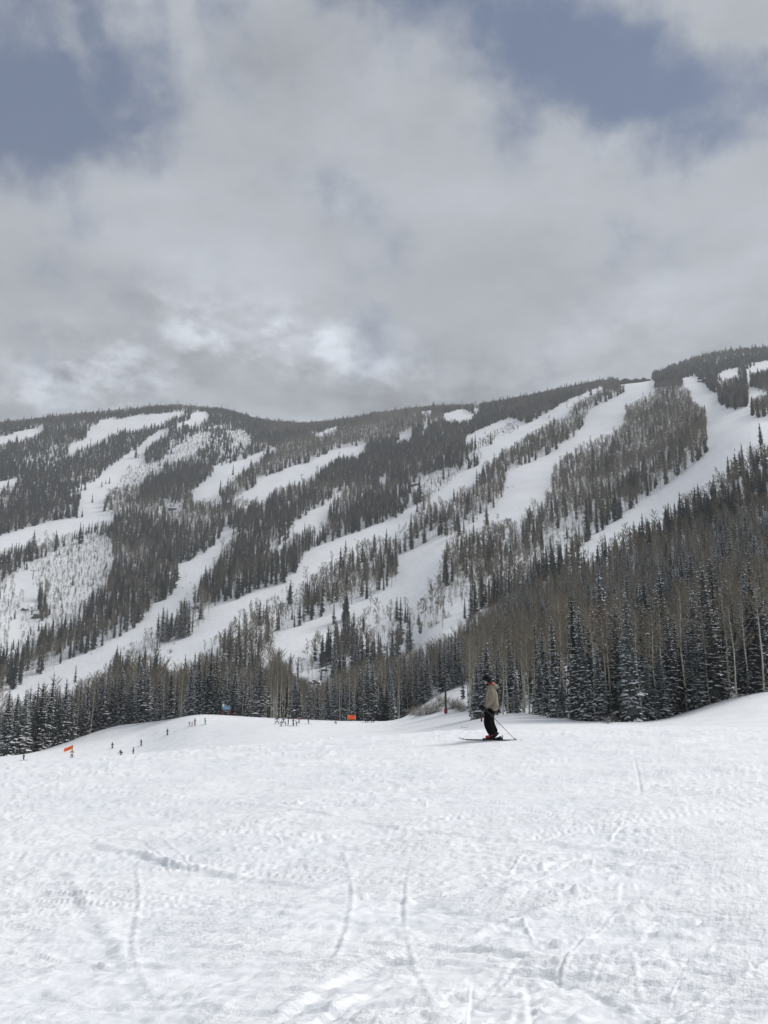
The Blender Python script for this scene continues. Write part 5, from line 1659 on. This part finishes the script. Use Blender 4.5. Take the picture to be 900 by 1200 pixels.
# poses of the skiers further off: jacket, trousers, head/helmet, skis, poles
POSES = {
    'stand': dict(legs=[(0, 0, 0.90), (0.0, -0.13, 0.48), (0.02, -0.15, 0.08), (0.0, 0.13, 0.48), (0.02, 0.15, 0.08)], torso=[(0, 0, 0.88), (0, 0, 1.15), (0, 0, 1.38), (0, 0, 1.48)],
                  arms=[(0, -0.24, 1.36), (0.02, -0.33, 1.10), (-0.16, -0.32, 0.92), (0, 0.24, 1.36), (0.02, 0.33, 1.10), (-0.16, 0.32, 0.92)], head=(-0.02, 0, 1.63)),
    'glide': dict(legs=[(0.06, 0, 0.78), (-0.17, -0.15, 0.48), (0.02, -0.17, 0.08), (-0.12, 0.15, 0.48), (0.06, 0.17, 0.08)], torso=[(0.06, 0, 0.76), (-0.02, 0, 1.00), (-0.13, 0, 1.20), (-0.17, 0, 1.28)],
                  arms=[(-0.12, -0.24, 1.20), (-0.08, -0.36, 0.96), (-0.34, -0.36, 0.88), (-0.12, 0.24, 1.20), (-0.08, 0.36, 0.96), (-0.34, 0.36, 0.88)], head=(-0.24, 0, 1.42)),
    'wide': dict(legs=[(0, 0, 0.84), (-0.06, -0.26, 0.46), (0.0, -0.36, 0.08), (-0.06, 0.26, 0.46), (0.0, 0.36, 0.08)], torso=[(0, 0, 0.82), (-0.03, 0, 1.08), (-0.06, 0, 1.30), (-0.08, 0, 1.40)],
                 arms=[(-0.05, -0.24, 1.30), (-0.02, -0.42, 1.08), (-0.2, -0.46, 0.88), (-0.05, 0.24, 1.30), (-0.02, 0.42, 1.08), (-0.2, 0.46, 0.88)], head=(-0.11, 0, 1.55)),
    'sit': dict(legs=[(0, 0, 0.18), (-0.38, -0.13, 0.42), (-0.68, -0.15, 0.08), (-0.38, 0.13, 0.42), (-0.68, 0.15, 0.08)], torso=[(0, 0, 0.18), (0.02, 0, 0.42), (0.0, 0, 0.66), (-0.02, 0, 0.76)],
                arms=[(0, -0.22, 0.64), (0.08, -0.30, 0.40), (-0.16, -0.28, 0.36), (0, 0.22, 0.64), (0.08, 0.30, 0.40), (-0.16, 0.28, 0.36)], head=(-0.05, 0, 0.92)),
}
_pose_mesh = {}


def skin_mesh(name, joints, edges, sub=1):
    """grow the surface once and keep it as a plain mesh that all copies share"""
    tmp = skin(name, joints, edges, P['grey_steel'], None, sub)
    dg = bpy.context.evaluated_depsgraph_get()
    me = bpy.data.meshes.new_from_object(tmp.evaluated_get(dg))
    me.name = name
    me.materials.clear(); me.materials.append(None)
    me.polygons.foreach_set('use_smooth', np.ones(len(me.polygons), dtype=bool))
    old = tmp.data
    bpy.data.objects.remove(tmp); bpy.data.meshes.remove(old)
    return me


def pose_meshes(pose):
    if pose in _pose_mesh: return _pose_mesh[pose]
    q = POSES[pose]
    l = q['legs']; t = q['torso']; a = q['arms']
    legs = skin_mesh("person_trousers", [(*l[0], 0.15), (*l[1], 0.085), (*l[2], 0.075), (*l[3], 0.085), (*l[4], 0.075)], [(0, 1), (1, 2), (0, 3), (3, 4)])
    jk = skin_mesh("person_jacket", [(*t[0], 0.17), (*t[1], 0.165), (*t[2], 0.15), (*t[3], 0.07)] + [(*p, r) for p, r in zip(a, (0.075, 0.065, 0.05) * 2)],
                   [(0, 1), (1, 2), (2, 3), (2, 4), (4, 5), (5, 6), (2, 7), (7, 8), (8, 9)])
    hd = q['head']
    g = Geo()
    bm = bmesh.new(); bmesh.ops.create_icosphere(bm, subdivisions=2, radius=1)
    for f in bm.faces: f.smooth = True
    for v_ in bm.verts:
        v_.co = Vector((hd[0] + v_.co.x * 0.14, hd[1] + v_.co.y * 0.125, hd[2] + 0.04 + v_.co.z * 0.13))
    hm = bpy.data.meshes.new("person_helmet"); bm.to_mesh(hm); bm.free(); hm.materials.append(None)
    bm = bmesh.new(); bmesh.ops.create_icosphere(bm, subdivisions=2, radius=1)
    for f in bm.faces: f.smooth = True
    for v_ in bm.verts:
        v_.co = Vector((hd[0] - 0.035 + v_.co.x * 0.105, hd[1] + v_.co.y * 0.09, hd[2] - 0.04 + v_.co.z * 0.115))
    fm = bpy.data.meshes.new("person_face"); bm.to_mesh(fm); bm.free(); fm.materials.append(None)
    sk = []
    for y, x in ((l[2][1], l[2][0]), (l[4][1], l[4][0])):
        g = Geo()
        for (sx, z, w) in ((-0.85, 0.10, 0.035), (-0.72, 0.02, 0.06), (0, 0.01, 0.045), (0.7, 0.015, 0.055)):
            for yy, zz in ((-w, 0), (w, 0), (w, 0.02), (-w, 0.02)):
                g.v.append((x + sx, y + yy, z + zz))
        for i in range(3):
            for c in range(4):
                d = (c + 1) % 4; g.f.append((i * 4 + c, i * 4 + d, i * 4 + 4 + d, i * 4 + 4 + c)); g.m.append(0)
        g.f += [(0, 1, 2, 3), (15, 14, 13, 12)]; g.m += [0, 0]
        sk.append(g.mesh("person_ski", [K['ski']]))
    pl = []
    for hnd in (a[2], a[5]):
        g = Geo(); h = Vector(hnd)
        g.tube([h + Vector((-0.02, 0, 0.1)), Vector((h.x + 0.45, h.y * 1.25, 0.02))], [0.014, 0.011], 5)
        pl.append(g.mesh("person_pole", [K['alu']]))
    _pose_mesh[pose] = (legs, jk, hm, fm, sk, pl)
    return _pose_mesh[pose]


def small_skier(u, r, pose, h, face_deg, jacket, trousers, label, helmet=(0.02, 0.02, 0.025), group=None, poles=True, far=None):
    if far is not None:
        p, r = at(u, far, 400)
    else:
        p = at_r(u, r)
    root = link("person", None, loc=(p.x, p.y, p.z)); tag(root, label, 'person', group)
    s = h / 1.78
    root.scale = (s * 1.18, s * 1.18, s)
    root.rotation_euler = (0, 0, -math.atan2(p.x, p.y) + math.radians(face_deg))
    legs, jk, hm, fm, sk, pl = pose_meshes(pose)
    def part(nm, me, mt):
        o = link(nm, me, root); 
        if mt is not None:
            o.material_slots[0].link = 'OBJECT'; o.material_slots[0].material = mt
        return o
    part('trousers', legs, cloth(trousers)); part('jacket', jk, cloth(jacket)); part('helmet', hm, cloth(helmet)); part('face', fm, K['skin'])
    for q in sk: part('ski', q, None)
    if poles:
        for q in pl: part('pole', q, None)
    return root


NAVY, BLK, CHAR, TEAL, RED, TAN, PURP, GREY, PINK, GRN = (0.015, 0.022, 0.06), (0.012, 0.012, 0.015), (0.03, 0.03, 0.035), (0.02, 0.09, 0.10), (0.45, 0.02, 0.06), (0.38, 0.22, 0.06), (0.12, 0.03, 0.09), (0.14, 0.15, 0.17), (0.50, 0.16, 0.14), (0.03, 0.07, 0.05)


def rr_for(u, v):
    """distance along the left slope where its snow is seen at row v"""
    d, r = at(u, v, 60, 300)
    return r


SK = [
    (28, 891, 'glide', 1.6, 0, CHAR, BLK, "skier in dark clothes lowest at the far left of the slope"),
    (84, 888, 'stand', 1.75, 70, TAN, BLK, "skier in a tan yellow jacket just below the slanting orange banner"),
    (131.5, 877.5, 'stand', 1.5, 40, NAVY, BLK, "small skier in navy, upper left of the pair in the hollow"),
    (141.5, 888, 'glide', 1.8, 60, BLK, BLK, "skier bent forward in black, left of the pair in the hollow"),
    (156, 886.5, 'stand', 1.8, 10, NAVY, CHAR, "tall skier in navy, right of the pair in the hollow"),
    (165.5, 874.5, 'wide', 1.65, 20, BLK, GREY, "skier in black jacket and grey trousers above the pair in the hollow"),
    (196, 862, 'stand', 1.6, 30, CHAR, BLK, "lone dark skier halfway up the left slope"),
    (222, 850.5, 'stand', 1.0, 60, PURP, PURP, "small child in purple, leftmost of the trio near the crest"),
    (225, 850.5, 'stand', 1.0, 30, PINK, PINK, "small child in pink, middle of the trio near the crest"),
    (228.3, 850.5, 'stand', 1.75, 20, NAVY, BLK, "adult skier in navy beside two children near the crest"),
    (240.5, 849.5, 'wide', 1.7, 0, CHAR, GREY, "skier with legs apart right of the trio near the crest"),
    (324.5, 848.5, 'wide', 1.7, 80, NAVY, CHAR, "skier with legs apart, leftmost of the ski class"),
    (329.4, 851.5, 'stand', 1.2, 90, GRN, GRN, "small skier in dark green at the front of the ski class"),
    (332, 848, 'glide', 1.5, 90, TEAL, GREY, "skier in teal behind the small green one in the ski class"),
    (335, 850.5, 'glide', 1.1, 0, GREY, PINK, "child in grey jacket and pink trousers in the ski class"),
    (337.7, 850.5, 'stand', 1.6, 180, PURP, CHAR, "skier in maroon jacket in the middle of the ski class"),
    (343.6, 851, 'stand', 1.75, 20, GRN, BLK, "skier in dark green jacket and black trousers, tallest of the ski class"),
    (347.8, 850.8, 'glide', 1.3, 0, GREY, BLK, "short skier in grey jacket left of the red one in the ski class"),
    (350.3, 847.8, 'stand', 1.45, 150, RED, CHAR, "skier in a bright red jacket at the right of the ski class"),
    (361.6, 848.4, 'wide', 1.45, 0, BLK, GREY, "dark skier standing alone just right of the ski class"),
    (393.3, 848.5, 'stand', 1.4, 90, BLK, BLK, "dark skier alone between the ski class and the level orange banner"),
    (431.8, 846.6, 'sit', 1.75, 0, CHAR, BLK, "person in dark clothes sitting in the snow, left of two"),
    (438.7, 846.6, 'sit', 1.75, 20, CHAR, GREY, "person in dark clothes sitting in the snow, right of two"),
]
for (u, v, pose, h, fd, jc, tr, lb) in SK:
    r = rr_for(u, v)
    small_skier(u, r, pose, h, fd, jc, tr, lb, poles=(pose != 'sit'))
for j, (u, v) in enumerate([(218, 676), (223, 684), (214, 690), (219, 697)]):
    small_skier(u, 0, ('glide', 'wide')[j % 2], 1.75, 40 * j, (BLK, NAVY, CHAR, BLK)[j], BLK, f"tiny dark skier, {ordw(j)} from the top on the narrow lower left run", group='distant skiers', far=v)
small_skier(107.3, 0, 'glide', 1.75, 30, BLK, BLK, "tiny dark skier on the lowest left run above the spruce tops", group='distant skiers', far=767)
small_skier(602, 0, 'glide', 1.75, 30, BLK, BLK, "tiny dark skier alone on the broad long run", group='distant skiers', far=571)
small_skier(416, 0, 'wide', 1.75, 30, BLK, BLK, "tiny dark skier high on the thin long run", group='distant skiers', far=633)
small_skier(861, 0, 'wide', 1.75, 30, BLK, BLK, "tiny dark skier on the upper right run", group='distant skiers', far=528)

# ------------------------------------------------------------------ the air
HAZE = 0.00022
g = Geo(); box_geo(g, (0, 0, 0), (2, 2, 2))
hm = bpy.data.materials.new("haze_air"); hm.use_nodes = True
nt = hm.node_tree; nt.nodes.clear()
pv = nt.nodes.new('ShaderNodeVolumePrincipled'); mo = nt.nodes.new('ShaderNodeOutputMaterial')
pv.inputs['Color'].default_value = (0.86, 0.90, 0.95, 1); pv.inputs['Density'].default_value = HAZE; pv.inputs['Anisotropy'].default_value = 0.0
nt.links.new(pv.outputs[0], mo.inputs['Volume'])
hz = link("haze", g.mesh("haze", [hm])); tag(hz, kind='stuff')
zs = [v.co.z for v in bpy.data.meshes["mountain_terrain"].vertices]
zlo, zhi = min(zs) - 1.0, max(zs) + 25
hz.scale = (4300, 4300, (zhi - zlo) / 2); hz.location = (0, 0, (zhi + zlo) / 2)
print("haze box", zlo, zhi, "objects", len(bpy.data.objects))
